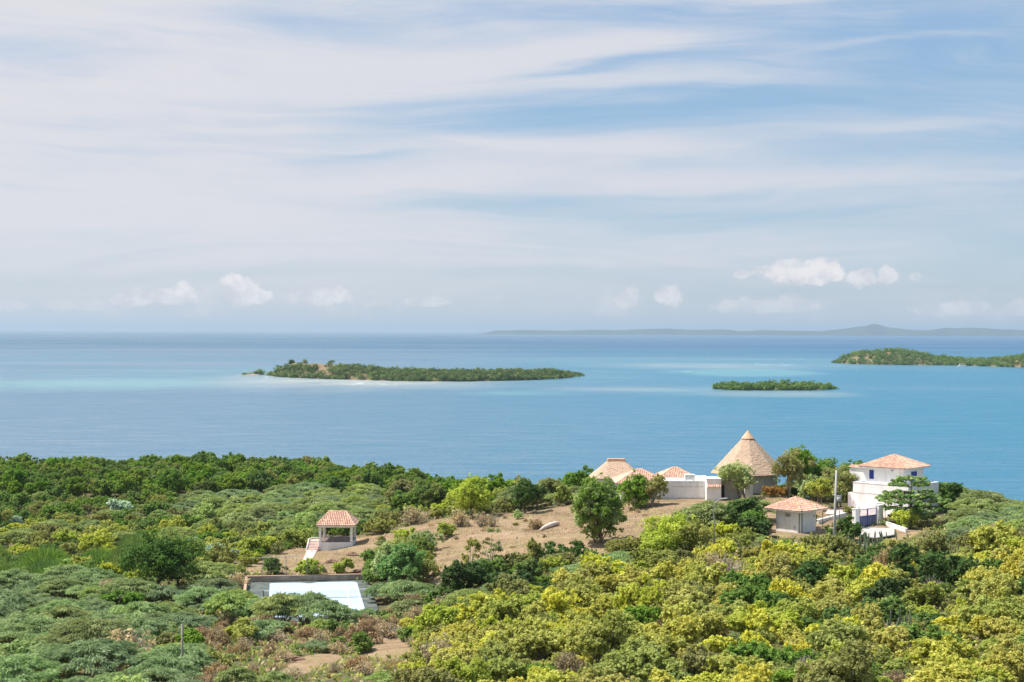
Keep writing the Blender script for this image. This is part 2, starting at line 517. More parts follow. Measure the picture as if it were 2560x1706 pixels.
_W = _fit()
_a = math.radians(8.4)
CT = dict(ox=-26.15, oy=207.0, x0=-8.95, x1=8.9, y0=-29.0, y1=2.0, z=11.62, a=_a, c=math.cos(_a), s=math.sin(_a))     # the sunken court, in its own turned axes


def ground(x, y):
    x = np.asarray(x, dtype=np.float64)
    y = np.asarray(y, dtype=np.float64)
    sh = np.broadcast(x, y).shape
    x, y = np.broadcast_to(x, sh).ravel(), np.broadcast_to(y, sh).ravel()
    n = len(_CP)
    z = np.empty(len(x))
    for i in range(0, len(x), 20000):
        s = slice(i, i + 20000)
        r = np.sqrt((x[s, None] - _CP[None, :, 0]) ** 2 + (y[s, None] - _CP[None, :, 1]) ** 2 + _C * _C)
        z[s] = -r @ _W[:n] + _W[n] + _W[n + 1] * x[s] + _W[n + 2] * y[s]
    w = 0.18 * np.sin(x * 0.31 + 0.7 * np.sin(y * 0.23)) * np.cos(y * 0.27 + 0.5) + 0.09 * np.sin(x * 0.83 + y * 0.61)
    z = z + w
    # court pit
    qx = (x - CT['ox']) * CT['c'] + (y - CT['oy']) * CT['s']
    qy = -(x - CT['ox']) * CT['s'] + (y - CT['oy']) * CT['c']
    dx = np.maximum(np.maximum(CT['x0'] - qx, qx - CT['x1']), 0)
    dy = np.maximum(np.maximum(CT['y0'] - qy, qy - CT['y1']), 0)
    k = np.clip(np.hypot(dx, dy) / 1.0, 0, 1)
    z = np.where(k < 1, (CT['z'] - 0.25) * (1 - k) + z * k, z)
    # level pads under the houses and the pavilion
    for (cx, cy, r0, r1, zz) in ((-25.9, 233.0, 1.5, 3.0, 13.0), (28.0, 243, 9.0, 14, 19.6), (37.4, 250, 6, 10, 19.6), (53, 224, 8, 12, 19.35), (36.9, 202.5, 3.2, 6, 19.35)):
        k = np.clip((np.hypot(x - cx, y - cy) - r0) / (r1 - r0), 0, 1)
        k = k * k * (3 - 2 * k)
        z = zz * (1 - k) + z * k
    return z.reshape(sh)


def gz(x, y):
    return float(ground(x, y))


def hit(px, py):
    """where the sight line through px, py meets the ground"""
    a, b = ray(px, py)
    d = np.arange(70.0, 620.0, 0.5)
    g_ = ground(a * d, d)
    f = CAMZ + b * d - g_
    i = int(np.argmax(f < 0))
    if f[i] >= 0:
        return None
    d0 = d[i - 1] + 0.5 * f[i - 1] / (f[i - 1] - f[i])
    return Vector((a * d0, d0, gz(a * d0, d0)))


def inpoly(px, py, poly):
    px, py = np.asarray(px), np.asarray(py)
    c = np.zeros(np.broadcast(px, py).shape, dtype=bool)
    j = len(poly) - 1
    for i in range(len(poly)):
        xi, yi = poly[i]
        xj, yj = poly[j]
        cond = ((yi > py) != (yj > py)) & (px < (xj - xi) * (py - yi) / (yj - yi + 1e-12) + xi)
        c ^= cond
        j = i
    return c


def world_poly(pix):
    """outline drawn on the ground: photograph pixels to ground points"""
    o = []
    for px, py in pix:
        h = hit(px, py)
        o.append((h.x, h.y))
    return o


CLEARING = world_poly([(606, 1436), (640, 1408), (690, 1388), (770, 1362), (800, 1345), (900, 1347), (1000, 1322), (1080, 1302), (1280, 1285), (1420, 1264), (1560, 1262), (1700, 1249),
                       (1840, 1244), (1960, 1246), (2060, 1262), (2110, 1290), (2130, 1330), (2075, 1352), (1985, 1348), (1900, 1338), (1885, 1300), (1700, 1330), (1600, 1372), (1500, 1392), (1455, 1400),
                       (1340, 1425), (1262, 1422), (1195, 1428), (1140, 1462), (1108, 1496), (1072, 1500), (1050, 1480), (1075, 1430), (1085, 1385), (1050, 1352), (980, 1360), (905, 1400), (930, 1441)])
BARE = [CLEARING,
        world_poly([(690, 1690), (720, 1655), (840, 1632), (860, 1650), (760, 1690)]),
        world_poly([(900, 1650), (930, 1600), (1020, 1590), (1030, 1630), (960, 1655)]),
        world_poly([(2095, 1345), (2150, 1322), (2235, 1318), (2330, 1330), (2250, 1352), (2140, 1365)])]
KEEPOUT = [world_poly([(1885, 1330), (1895, 1392), (1990, 1402), (2110, 1408), (2265, 1392), (2400, 1372), (2410, 1300), (2270, 1290), (2100, 1290), (1900, 1300)])]
HARD = [  # built areas in which nothing grows: x0, x1, y0, y1
    (-30.5, -21.5, 227.5, 238), (11, 34, 234, 258), (30, 44, 240, 258), (46, 64, 214, 234), (32, 42, 197.5, 208)]


def bare_at(x, y, grow=0.0):
    x, y = np.asarray(x), np.asarray(y)
    m = np.zeros(x.shape, dtype=bool)
    for p in BARE:
        m |= inpoly(x, y, p)
    return m


def hard_at(x, y, pad=0.0):
    x, y = np.asarray(x), np.asarray(y)
    m = np.zeros(x.shape, dtype=bool)
    for (a, b, c, d) in HARD:
        m |= (x > a - pad) & (x < b + pad) & (y > c - pad) & (y < d + pad)
    qx = (x - CT['ox']) * CT['c'] + (y - CT['oy']) * CT['s']
    qy = -(x - CT['ox']) * CT['s'] + (y - CT['oy']) * CT['c']
    m |= (qx > CT['x0'] - 0.8) & (qx < CT['x1'] + 0.8) & (qy > CT['y0'] - 0.3) & (qy < CT['y1'] + 0.6)
    return m


def ground_mat():
    mt, g = new_mat('dry_ground')
    p = g.n('ShaderNodeNewGeometry').outputs['Position']
    b = g.n('ShaderNodeAttribute', attribute_name='bare').outputs['Fac']
    big = g.noise(p, 0.16, 5, 0.6)
    mid = g.noise(p, 0.9, 5, 0.65)
    fine = g.noise(p, 5.0, 4, 0.7)
    soil = g.ramp(g.m('ADD', g.m('MULTIPLY', big, 0.5), g.m('MULTIPLY', mid, 0.5)), [(0.3, (0.19, 0.125, 0.075)), (0.5, (0.30, 0.205, 0.125)), (0.68, (0.39, 0.29, 0.19))])
    soil = g.mix(g.ss(fine, 0.5, 0.75, 0, 0.35), soil, (0.28, 0.19, 0.12))
    straw = g.mix(g.ss(mid, 0.35, 0.7), (0.22, 0.18, 0.09), (0.33, 0.255, 0.14))
    soil = g.mix(g.ss(g.noise(p, 0.33, 4, 0.6, 0.5), 0.44, 0.60, 0.0, 0.75), soil, straw)
    soil = g.mix(g.ss(g.noise(g.n('ShaderNodeMapping', {'Vector': p, 'Rotation': (0, 0, 0.5), 'Scale': (0.12, 0.5, 0.3)}).outputs[0], 1.0, 5, 0.65, 0.6), 0.50, 0.64, 0.0, 0.6), soil, (0.17, 0.12, 0.075))
    litter = g.mix(g.ss(mid, 0.35, 0.65), (0.085, 0.075, 0.04), (0.17, 0.14, 0.075))
    litter = g.mix(g.ss(fine, 0.45, 0.65, 0, 0.6), litter, (0.13, 0.15, 0.055))
    edge = g.ss(g.m('ADD', b, g.m('MULTIPLY', g.m('SUBTRACT', mid, 0.5), 0.9)), 0.3, 0.6)
    c = g.mix(edge, litter, soil)
    bs = g.n('ShaderNodeBsdfPrincipled', {'Base Color': c, 'Roughness': 0.95, 'Specular IOR Level': 0.1})
    bp = g.n('ShaderNodeBump', {'Strength': 0.6, 'Distance': 0.25, 'Height': g.m('ADD', mid, g.m('MULTIPLY', fine, 0.4))})
    g.nt.links.new(bp.outputs[0], bs.inputs['Normal'])
    out(g, bs.outputs[0])
    return mt


def make_terrain():
    xs = np.unique(np.r_[np.arange(-330, -115, 6.0), np.arange(-115, -70, 2.0), np.arange(-70, 78, 0.9), np.arange(78, 110, 2.0), np.arange(110, 241, 6.0)])
    ys = np.unique(np.r_[np.arange(-60, 80, 5.0), np.arange(80, 275, 0.9), np.arange(275, 420, 2.5), np.arange(420, 620, 5.0)])
    X, Y = np.meshgrid(xs, ys)
    Z = np.maximum(ground(X, Y), -4.0)
    V = np.c_[X.ravel(), Y.ravel(), Z.ravel()]
    nx, ny = len(xs), len(ys)
    i = (np.arange(ny - 1)[:, None] * nx + np.arange(nx - 1)[None, :]).ravel()
    Q = np.c_[i, i + 1, i + nx + 1, i + nx]
    me = quadmesh('terrain', V, Q, [ground_mat()], smooth=True)
    b = bare_at(X.ravel(), Y.ravel()).astype(np.float32)
    b2 = b.reshape(ny, nx)
    k = b2.copy()
    for _ in range(2):
        k[1:-1, 1:-1] = (k[1:-1, 1:-1] * 4 + k[:-2, 1:-1] + k[2:, 1:-1] + k[1:-1, :-2] + k[1:-1, 2:]) / 8
    a = me.attributes.new('bare', 'FLOAT', 'POINT')
    a.data.foreach_set('value', k.ravel().astype(np.float32))
    o = link(bpy.data.objects.new('terrain', me))
    tag(o, 'dry brown hillside running down to the sea', 'ground', kind='structure')


make_terrain()


# ------------------------------------------------------------------ sea
def sea_mat():
    mt, g = new_mat('sea_water')
    p = g.n('ShaderNodeNewGeometry').outputs['Position']
    sep = g.n('ShaderNodeSeparateXYZ', {0: p})
    X, Y = sep.outputs[0], sep.outputs[1]
    wob = g.noise(g.n('ShaderNodeMapping', {'Vector': p, 'Scale': (0.004, 0.0022, 0)}).outputs[0], 1.0, 5, 0.6)
    wob2 = g.noise(g.n('ShaderNodeMapping', {'Vector': p, 'Scale': (0.011, 0.008, 0)}).outputs[0], 1.0, 5, 0.65)
    w = g.m('ADD', g.m('MULTIPLY', g.m('SUBTRACT', wob, 0.5), 1.1), g.m('MULTIPLY', g.m('SUBTRACT', wob2, 0.5), 0.9))

    def ell(px0, py0, px1, py1, soft=0.5, amt=1.0):
        # an ellipse on the sea bed whose outline spans these photograph rows and columns
        ya = CAMZ * F / (py1 - HY)
        yb = CAMZ * F / (py0 - HY)
        yc, ry = (ya + yb) / 2, (yb - ya) / 2
        xc = ((px0 + px1) / 2 - CX) / F * yc
        rx = (px1 - px0) / 2 / F * yc
        q = g.v('LENGTH', g.v('DIVIDE', g.v('SUBTRACT', g.n('ShaderNodeCombineXYZ', {0: X, 1: Y}).outputs[0], (xc, yc, 0)), (rx, ry, 1)))
        return g.ss(g.m('SUBTRACT', g.m('SUBTRACT', 1.0, q), g.m('MULTIPLY', w, 0.75)), 0.0, soft, 0.0, amt)

    def mx(*a):
        r = a[0]
        for b in a[1:]:
            r = g.m('MAXIMUM', r, b)
        return r

    deep = g.mix(g.ss(X, -220, 220), SEA_L, SEA_R)  # -X side paler: bright cloud reflection put into the body colour
    far = g.ss(Y, 1500, 5200)
    deep = g.mix(far, deep, g.mix(g.ss(g.m('DIVIDE', X, Y), -0.3, 0.3), SEA_FAR_L, SEA_FAR_R))
    shoal = mx(ell(-500, 915, 1900, 992, 0.7, 0.7), ell(-900, 880, 900, 960, 0.9, 0.35), ell(1000, 890, 2700, 935, 0.7, 0.6), ell(1500, 965, 2200, 998, 0.6, 0.55))
    c = g.mix(shoal, deep, SEA_SHOAL)
    turq = mx(ell(-200, 945, 760, 992, 0.8, 0.55), ell(1650, 920, 2100, 945, 0.5, 0.5), ell(1100, 975, 1500, 994, 0.9, 0.35))
    c = g.mix(turq, c, SEA_TURQ)
    reef = mx(ell(420, 925, 1400, 992, 0.75, 0.95), ell(560, 938, 1250, 976, 0.5, 1.0), ell(1400, 905, 2120, 930, 0.9, 0.5), ell(1250, 965, 1900, 985, 0.9, 0.45), ell(1650, 972, 2250, 996, 0.9, 0.45))
    c = g.mix(g.m('MULTIPLY', reef, g.ss(wob2, 0.30, 0.55, 0.35, 1.0)), c, SEA_REEF)
    # pale streaks: sand tongues and slicks
    st = g.noise(g.n('ShaderNodeMapping', {'Vector': p, 'Scale': (0.0035, 0.03, 0)}).outputs[0], 1.0, 6, 0.6, 0.4)
    c = g.mix(g.m('MULTIPLY', g.ss(st, 0.56, 0.66), mx(g.m('MULTIPLY', reef, 0.9), g.m('MULTIPLY', shoal, 0.35))), c, (0.46, 0.45, 0.43))
    # breaking wavelets over the reef
    fo = g.noise(g.n('ShaderNodeMapping', {'Vector': p, 'Scale': (0.05, 0.09, 0)}).outputs[0], 1.0, 4, 0.6, 0.6)
    surf = mx(ell(600, 940, 760, 962, 0.5, 1.0), ell(760, 955, 1150, 968, 0.5, 0.8), ell(1880, 906, 2020, 918, 0.4, 1.0), ell(1620, 925, 1820, 933, 0.4, 0.7))
    foam = g.m('MULTIPLY', g.ss(fo, 0.60, 0.68), surf)
    c = g.mix(foam, c, (0.85, 0.85, 0.85))
    # ripples and wind lanes
    r1 = g.noise(g.n('ShaderNodeMapping', {'Vector': p, 'Rotation': (0, 0, 0.22), 'Scale': (0.03, 0.11, 0)}).outputs[0], 1.0, 6, 0.68, 0.3)
    r2 = g.noise(g.n('ShaderNodeMapping', {'Vector': p, 'Rotation': (0, 0, -0.1), 'Scale': (0.0007, 0.0022, 0)}).outputs[0], 1.0, 6, 0.6, 0.5)
    h = g.m('ADD', g.m('MULTIPLY', r1, 1.0), g.m('MULTIPLY', g.noise(p, 0.35, 4, 0.6), 0.35))
    bump = g.n('ShaderNodeBump', {'Strength': 0.85, 'Distance': 2.4, 'Height': h})
    lane = g.ss(r2, 0.42, 0.66)
    body = g.n('ShaderNodeBsdfDiffuse', {'Color': c, 'Normal': bump.outputs[0]})
    gl = g.n('ShaderNodeBsdfGlossy', {'Color': (1, 1, 1, 1), 'Roughness': 0.20, 'Normal': bump.outputs[0]})
    fr = g.n('ShaderNodeFresnel', {'IOR': 1.333, 'Normal': bump.outputs[0]}).outputs[0]
    # a ruffled surface turns many small facets towards the viewer, so it mirrors less than a calm one; slicks mirror more
    k = g.m('MULTIPLY', fr, g.m('ADD', g.ss(Y, 900, 6000, SEA_MIRROR, SEA_MIRROR * 0.62), g.m('MULTIPLY', lane, SEA_LANE)))
    # catspaws: small ruffled patches dull the mirror
    k = g.m('MULTIPLY', k, g.ss(r1, 0.36, 0.62, 0.72, 1.22))
    k = g.m('MULTIPLY', k, g.m('SUBTRACT', 1.0, foam), clamp=True)
    sh = g.n('ShaderNodeMixShader', {0: k, 1: body.outputs[0], 2: gl.outputs[0]})
    out(g, sh.outputs[0])
    return mt


SEA_L = (0.085, 0.165, 0.240)  # raised to carry part of the mirrored cloud brightness
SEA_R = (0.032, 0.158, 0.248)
SEA_FAR_L = (0.035, 0.110, 0.180)
SEA_FAR_R = (0.020, 0.098, 0.195)
SEA_SHOAL = (0.085, 0.205, 0.265)
SEA_TURQ = (0.15, 0.32, 0.335)
SEA_REEF = (0.29, 0.33, 0.33)
SEA_MIRROR, SEA_LANE = 0.50, 0.26


def make_sea():
    k, R = 96, 115000.0
    b = MB()
    rings = [0, 300, 900, 2500, 7000, 20000, R]
    vs = [(0, 0, 0)]
    for r in rings[1:]:
        vs += [(r * math.cos(2 * math.pi * i / k), r * math.sin(2 * math.pi * i / k), 0) for i in range(k)]
    fs = [(0, 1 + i, 1 + (i + 1) % k) for i in range(k)]
    for q in range(len(rings) - 2):
        o0, o1 = 1 + q * k, 1 + (q + 1) * k
        fs += [(o0 + i, o1 + i, o1 + (i + 1) % k, o0 + (i + 1) % k) for i in range(k)]
    b.add(vs, fs)
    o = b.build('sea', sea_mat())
    tag(o, 'calm blue sea with turquoise shallows reaching to the horizon', 'sea', kind='structure')


make_sea()


# ------------------------------------------------------------------ far land
def profile(pts, x):
    return np.interp(x, [p[0] for p in pts], [p[1] for p in pts])


def make_far_land():
    D = 24000.0
    rng = np.random.default_rng(5)
    m, g = new_mat('far_hills')
    p = g.n('ShaderNodeNewGeometry').outputs['Position']
    n = g.noise(p, 0.0022, 5, 0.6)
    c = g.mix(g.ss(n, 0.4, 0.62), (0.030, 0.055, 0.045), (0.055, 0.075, 0.055))
    low = g.n('ShaderNodeSeparateXYZ', {0: p}).outputs[2]
    c = g.mix(g.ss(g.m('ADD', low, g.m('MULTIPLY', n, 24)), 6, 14, 0.5, 0.0), c, (0.25, 0.25, 0.22))
    out(g, g.n('ShaderNodeBsdfDiffuse', {'Color': c}).outputs[0])
    # crest heights in photograph pixels above the level horizon line at that column
    P1 = [(1190, -8.5), (1240, 1.5), (1330, 3.2), (1400, 1.6), (1480, 4.0), (1540, 3.2), (1600, 6.2), (1670, 8.0), (1730, 5.0), (1800, 6.0), (1822, 5.0), (1840, 2.2), (1870, 2.0), (1910, 5.2), (1960, 4.0),
          (2010, 3.2), (2060, 3.0), (2100, 7.5), (2140, 15.0), (2160, 16.5), (2182, 22.5), (2200, 20.8), (2230, 13.0), (2270, 7.6), (2300, 5.6), (2330, 8.0), (2370, 13.0), (2395, 11.5), (2430, 13.2), (2460, 11.0), (2490, 8.0), (2530, 9.0),
          (2570, 7.5), (2650, 12), (2760, 18), (2860, 10), (2960, 2), (3050, -8.5)]
    xs = np.arange(1190, 3051, 5.0)
    hx = profile(P1, xs) + 0.6
    hx = np.convolve(np.pad(hx, 2, mode='edge'), [0.1, 0.2, 0.4, 0.2, 0.1], 'valid') + rng.normal(0, 0.18, len(xs))
    rows = [(-900, 0.0), (-700, 0.12), (-450, 0.5), (-200, 0.85), (0, 1.0), (350, 0.8), (900, 0.3), (1500, 0.0)]
    V = []
    for dy, k in rows:
        y = D + dy
        for j, x in enumerate(xs):
            jit = 1 + 0.10 * math.sin(j * 0.7 + dy * 0.01) * (0 < k < 1)
            V.append(((x - CX) / F * y, y + 250 * math.sin(j * 0.19), max(-4.0, k * jit * (CAMZ + hx[j] / F * D)) - (4 if k == 0 else 0)))
    V = np.array(V)
    nx = len(xs)
    i = (np.arange(len(rows) - 1)[:, None] * nx + np.arange(nx - 1)[None, :]).ravel()
    Q = np.c_[i, i + 1, i + nx + 1, i + nx]
    o = link(bpy.data.objects.new('hills', quadmesh('hills', V, Q, [m], smooth=True)))
    tag(o, 'low hazy blue coast with one rounded hill along the horizon', 'hills', kind='structure')


make_far_land()

# ------------------------------------------------------------------ foliage
L = {
    'yellow': leaf_mat('leaf_yellow', (0.28, 0.31, 0.060), (0.62, 0.605, 0.130), (0.75, 0.72, 0.24), 0.42),
    'lime': leaf_mat('leaf_lime', (0.22, 0.295, 0.060), (0.48, 0.525, 0.110), (0.68, 0.66, 0.19), 0.42),
    'olive': leaf_mat('leaf_olive', (0.17, 0.195, 0.060), (0.35, 0.365, 0.120), (0.54, 0.51, 0.20), 0.42),
    'green': leaf_mat('leaf_green', (0.085, 0.165, 0.038), (0.205, 0.325, 0.070), (0.38, 0.48, 0.13), 0.42, 0.0),
    'dark': leaf_mat('leaf_dark', (0.050, 0.100, 0.032), (0.105, 0.178, 0.055), (0.20, 0.29, 0.10), 0.42, 0.0),
    'coast': leaf_mat('leaf_coast', (0.080, 0.150, 0.030), (0.185, 0.285, 0.052), (0.34, 0.42, 0.10), 0.42, 0.0, 0.2, 0.018),
    'feather': leaf_mat('leaf_feather', (0.185, 0.265, 0.125), (0.315, 0.420, 0.205), (0.47, 0.57, 0.315), 0.42),
    'mist': leaf_mat('leaf_misty', (0.200, 0.265, 0.095), (0.330, 0.410, 0.155), (0.50, 0.56, 0.25), 0.42),
    'pale': leaf_mat('leaf_pale', (0.230, 0.313, 0.124), (0.412, 0.512, 0.206), (0.626, 0.693, 0.355), 0.42),
    'shiny': leaf_mat('leaf_shiny', (0.075, 0.175, 0.045), (0.21, 0.38, 0.115), (0.50, 0.64, 0.30), 0.42, 0.0),
    'almond': leaf_mat('leaf_almond', (0.060, 0.146, 0.036), (0.223, 0.361, 0.113), (0.619, 0.720, 0.354), 0.42, 0.0),
    'grass': leaf_mat('leaf_tallgrass', (0.09, 0.180, 0.040), (0.20, 0.33, 0.070), (0.36, 0.47, 0.125), 0.42),
    'dry': leaf_mat('leaf_dry', (0.27, 0.19, 0.11), (0.41, 0.30, 0.175), (0.55, 0.43, 0.27), 0.42),
    'straw': leaf_mat('leaf_straw', (0.410, 0.316, 0.190), (0.598, 0.473, 0.300), (0.720, 0.647, 0.443), 0.42),
    'rust': leaf_mat('leaf_rust', (0.24, 0.125, 0.040), (0.38, 0.22, 0.06), (0.50, 0.33, 0.09), 0.42),
    'silver': leaf_mat('leaf_silver', (0.205, 0.316, 0.213), (0.473, 0.598, 0.474), (0.720, 0.720, 0.720), 0.42),
    'mangrove': leaf_mat('leaf_mangrove', (0.055, 0.115, 0.036), (0.145, 0.235, 0.070), (0.29, 0.37, 0.13), 0.42),
    'twig': plain('twig', (0.30, 0.265, 0.225), 0.95, 3.0, 0.25),
}


def unit(a):
    return a / (np.linalg.norm(a, axis=-1, keepdims=True) + 1e-9)


def rdir(rng, n):
    return unit(rng.normal(size=(n, 3)))


def shell(rng, C, R, n, zbias=0.0, jit=0.12):
    """n points on the surfaces of ellipsoids C, R"""
    w = (R[:, 0] * R[:, 1] + R[:, 0] * R[:, 2]) ** 1.0
    i = rng.choice(len(C), n, p=w / w.sum())
    d = rdir(rng, n)
    d[:, 2] += zbias
    d = unit(d)
    return i, d, C[i] + d * R[i] * (1 - jit * rng.random(n))[:, None]


def lobes(rng, R, c, n1, r1, n2, r2, zmin=0.15):
    """clumps on clumps with sprigs standing out of them: centres and radii of the smallest ones, with a tint for each"""
    C0, R0 = np.array([c], float), np.array([R], float)
    _, _, p = shell(rng, C0, R0, n1, 0.25, 0.5)
    p += rng.normal(size=(n1, 3)) * np.array(R) * 0.10
    p[:, 2] = np.maximum(p[:, 2], zmin)
    k1 = r1 * (0.45 + 0.95 * rng.random(n1))
    t1 = rng.random(n1)
    C1, R1 = p, np.c_[k1, k1, k1 * 0.85]
    i, d, q = shell(rng, C1, R1, n2, 0.35, 0.2)
    k2 = r2 * (0.5 + 0.9 * rng.random(n2))
    out_ = rng.random(n2) < 0.28
    q[out_] += d[out_] * (k1[i[out_]] * (0.15 + 0.45 * rng.random(out_.sum())))[:, None]
    k2[out_] *= 0.62
    q[:, 2] = np.maximum(q[:, 2], zmin * 0.6)
    return q, np.c_[k2, k2, k2 * 0.9], 0.42 * t1[i] + 0.58 * rng.random(n2), p


def leaf_quads(rng, C, R, T, n, size, asp=1.7, up=0.8, rough=0.6, along=None, fold=0.0, jit=0.6):
    i, d, p = shell(rng, C, R, n, 0.15, jit)
    nr = unit(d + rough * rng.normal(size=(n, 3)) + np.array([0, 0, up]))
    if along is None:
        a = unit(np.cross(nr, rdir(rng, n)))
    else:
        a = unit(along(p, d) + 0.35 * rng.normal(size=(n, 3)))
        nr = unit(np.cross(a, rdir(rng, n)))
    b = np.cross(nr, a)
    s = (size * (0.6 + 0.8 * rng.random(n)))[:, None] * 0.5
    V = np.stack([p - a * s * asp, p - b * s, p + a * s * asp, p + b * s], 1).reshape(-1, 3)
    Q = np.arange(4 * n).reshape(n, 4)
    t = np.clip(0.62 * T[i] + 0.38 * rng.random(n), 0, 1)
    return V, Q, t


def join(parts):
    """parts: (V, Q, tint, material index)"""
    Vs, Qs, Ts, Ms, o = [], [], [], [], 0
    for V, Q, t, m in parts:
        Vs.append(V)
        Qs.append(np.asarray(Q) + o)
        Ts.append(np.broadcast_to(t, (len(Q),)))
        Ms.append(np.full(len(Q), m))
        o += len(V)
    return np.concatenate(Vs), np.concatenate(Qs), np.concatenate(Ts), np.concatenate(Ms)


def stems(rng, targets, base_r, k=4, spread=0.15, bend=0.25, tip=0.25):
    Vs, Qs, o = [], [], 0
    for t in targets:
        b = np.array([rng.normal() * spread, rng.normal() * spread, -0.25])
        t = np.asarray(t, float)
        L_ = np.linalg.norm(t - b)
        u = np.linspace(0, 1, 5)[:, None]
        mid = (b + t) / 2 + rng.normal(size=3) * bend * L_ * 0.4 + np.array([0, 0, 0.1 * L_])
        P_ = (1 - u) ** 2 * b + 2 * u * (1 - u) * mid + u ** 2 * t
        V, Q = tube(P_, base_r * (1 - (1 - tip) * u[:, 0]), k)
        Vs.append(V)
        Qs.append(Q + o)
        o += len(V)
    return np.concatenate(Vs), np.concatenate(Qs)


def shrub_mesh(seed, leaf, rx, h, n1=16, r1=0.33, n2=110, r2=0.2, n=2600, size=0.17, asp=1.6, bark='twig', nstem=9, sr=0.035, up=0.8, rough=0.6, along=None, lift=0.52):
    """uneven shrub: a few stems, ragged clumps at their ends, bare sprigs standing out"""
    rng = np.random.default_rng(seed)
    sx, sy = 0.8 + 0.5 * rng.random(), 0.8 + 0.5 * rng.random()
    nb = 2 + int(rng.random() * 3)
    Cs, Rs, Ts, Bs = [], [], [], []
    for j in range(nb):
        a = 2 * math.pi * (j / nb + 0.2 * rng.random())
        o = rx * 0.42 * (0.4 + 0.8 * rng.random())
        hh = h * (0.62 + 0.42 * rng.random())
        rr = rx * (0.42 + 0.22 * rng.random())
        C, R, T, big = lobes(rng, (rr * sx, rr * sy, hh * 0.34), (o * math.cos(a), o * math.sin(a), hh * lift * 1.04), max(6, int(n1 * 1.5 / nb)), r1 * rx * 0.75, max(30, int(n2 * 1.35 / nb)), r2 * rx * 0.85, 0.25)
        Cs.append(C); Rs.append(R); Ts.append(T * 0.8 + 0.2 * rng.random()); Bs.append(big)
    C, R, T, big = np.concatenate(Cs), np.concatenate(Rs), np.concatenate(Ts), np.concatenate(Bs)
    parts = [(*leaf_quads(rng, C, R, T, n, size, asp, up, rough, along, jit=0.75), 0)]
    idx = rng.choice(len(big), min(nstem, len(big)), replace=False)
    sv, sq = stems(rng, big[idx], sr)
    parts.append((sv, sq, 0.5, 1))
    tw = big[rng.choice(len(big), 10)] * (1.12 + 0.22 * rng.random((10, 1)))
    sv, sq = stems(rng, tw, 0.016, 3)
    parts.append((sv, sq, 0.5, 1))
    V, Q, t, m = join(parts)
    return quadmesh('shrub', V, Q, [L[leaf], L[bark]], m, t)


def outward(droop):
    def f(p, d):
        v = np.c_[p[:, :2], np.zeros(len(p))]
        v = unit(v + 0.5 * d)
        v[:, 2] -= droop
        return v
    return f


def upward(k=0.5):
    def f(p, d):
        v = unit(np.c_[p[:, :2], np.zeros(len(p))]) * k + d * 0.3
        v[:, 2] += 1.0
        return v
    return f


def feather_mesh(seed, leaf, rx, h, n=3600, size=0.10, asp=4.2, bark='twig', k=60):
    """flat-topped thorn bush: tiers of fine arching sprays"""
    rng = np.random.default_rng(seed)
    ang = rng.random(k) * 2 * math.pi
    rad = rx * 0.86 * np.sqrt(rng.random(k))
    dome = h * (0.95 - 0.55 * (rad / rx) ** 2.0)
    zz = dome * (1 - 0.32 * rng.random(k) ** 2)
    C = np.c_[rad * np.cos(ang), rad * np.sin(ang), zz]
    rr = rx * (0.16 + 0.14 * rng.random(k)) * (60.0 / k) ** 0.4
    wob = 1 + 0.22 * np.sin(ang * 3 + seed) + 0.15 * np.sin(ang * 5 + 2 * seed)
    C[:, :2] *= wob[:, None]
    R = np.c_[rr, rr, rr * 0.34]
    T = rng.random(k)
    V, Q, t = leaf_quads(rng, C, R, T, n, size, asp, 0.5, 0.5, outward(0.35), jit=0.6)
    sv, sq = stems(rng, C[rng.choice(k, 14, replace=False)], 0.045, bend=0.35)
    V, Q, t, m = join([(V, Q, t, 0), (sv, sq, 0.5, 1)])
    return quadmesh('thorn_bush', V, Q, [L[leaf], L[bark]], m, t)


def twiggy_mesh(seed, rx, h, leaf='dry', ntw=150, nl=700, size=0.12):
    rng = np.random.default_rng(seed)
    d = rdir(rng, ntw)
    d[:, 2] = np.abs(d[:, 2]) * 1.1 + 0.25
    d = unit(d)
    tips = d * np.array([rx, rx, h]) * (0.65 + 0.4 * rng.random(ntw))[:, None]
    sv, sq = stems(rng, tips, 0.028, 3, 0.2, 0.3, 0.35)
    C = tips[rng.choice(ntw, 70)] * (0.7 + 0.3 * rng.random(70))[:, None]
    rr = 0.28 * rx * (0.6 + 0.6 * rng.random(70))
    V, Q, t = leaf_quads(rng, C, np.c_[rr, rr, rr], rng.random(70), nl, size, 1.9, 0.2, 0.9, jit=0.8)
    V, Q, t, m = join([(V, Q, t, 0), (sv, sq, 0.5, 1)])
    return quadmesh('dry_shrub', V, Q, [L[leaf], L['twig']], m, t)


def grass_mesh(seed, leaf, r, h, n=1500, w=0.07, base_fill=0.6):
    rng = np.random.default_rng(seed)
    a = rng.random(n) * 2 * math.pi
    q = r * np.sqrt(rng.random(n))
    b = np.c_[q * np.cos(a), q * np.sin(a), -0.1 * np.ones(n)]
    ln = rng.normal(size=(n, 3)) * 0.32
    ln[:, 2] = 1
    ln[:, :2] += 0.35 * b[:, :2] / r
    hh = h * (0.45 + 0.6 * rng.random(n)) * (1 - 0.35 * (q / r) ** 2)
    tip = b + unit(ln) * hh[:, None]
    midp = (b + tip) / 2 + np.array([0, 0, 0.06])
    sd = unit(np.cross(ln, rdir(rng, n))) * w
    V = np.stack([b, midp - sd, tip, midp + sd], 1).reshape(-1, 3)
    return quadmesh('grass', V, np.arange(4 * n).reshape(n, 4), [L[leaf]], None, np.clip(rng.random(n) * 0.6 + 0.4 * np.repeat(rng.random(n // 10 + 1), 10)[:n], 0, 1))


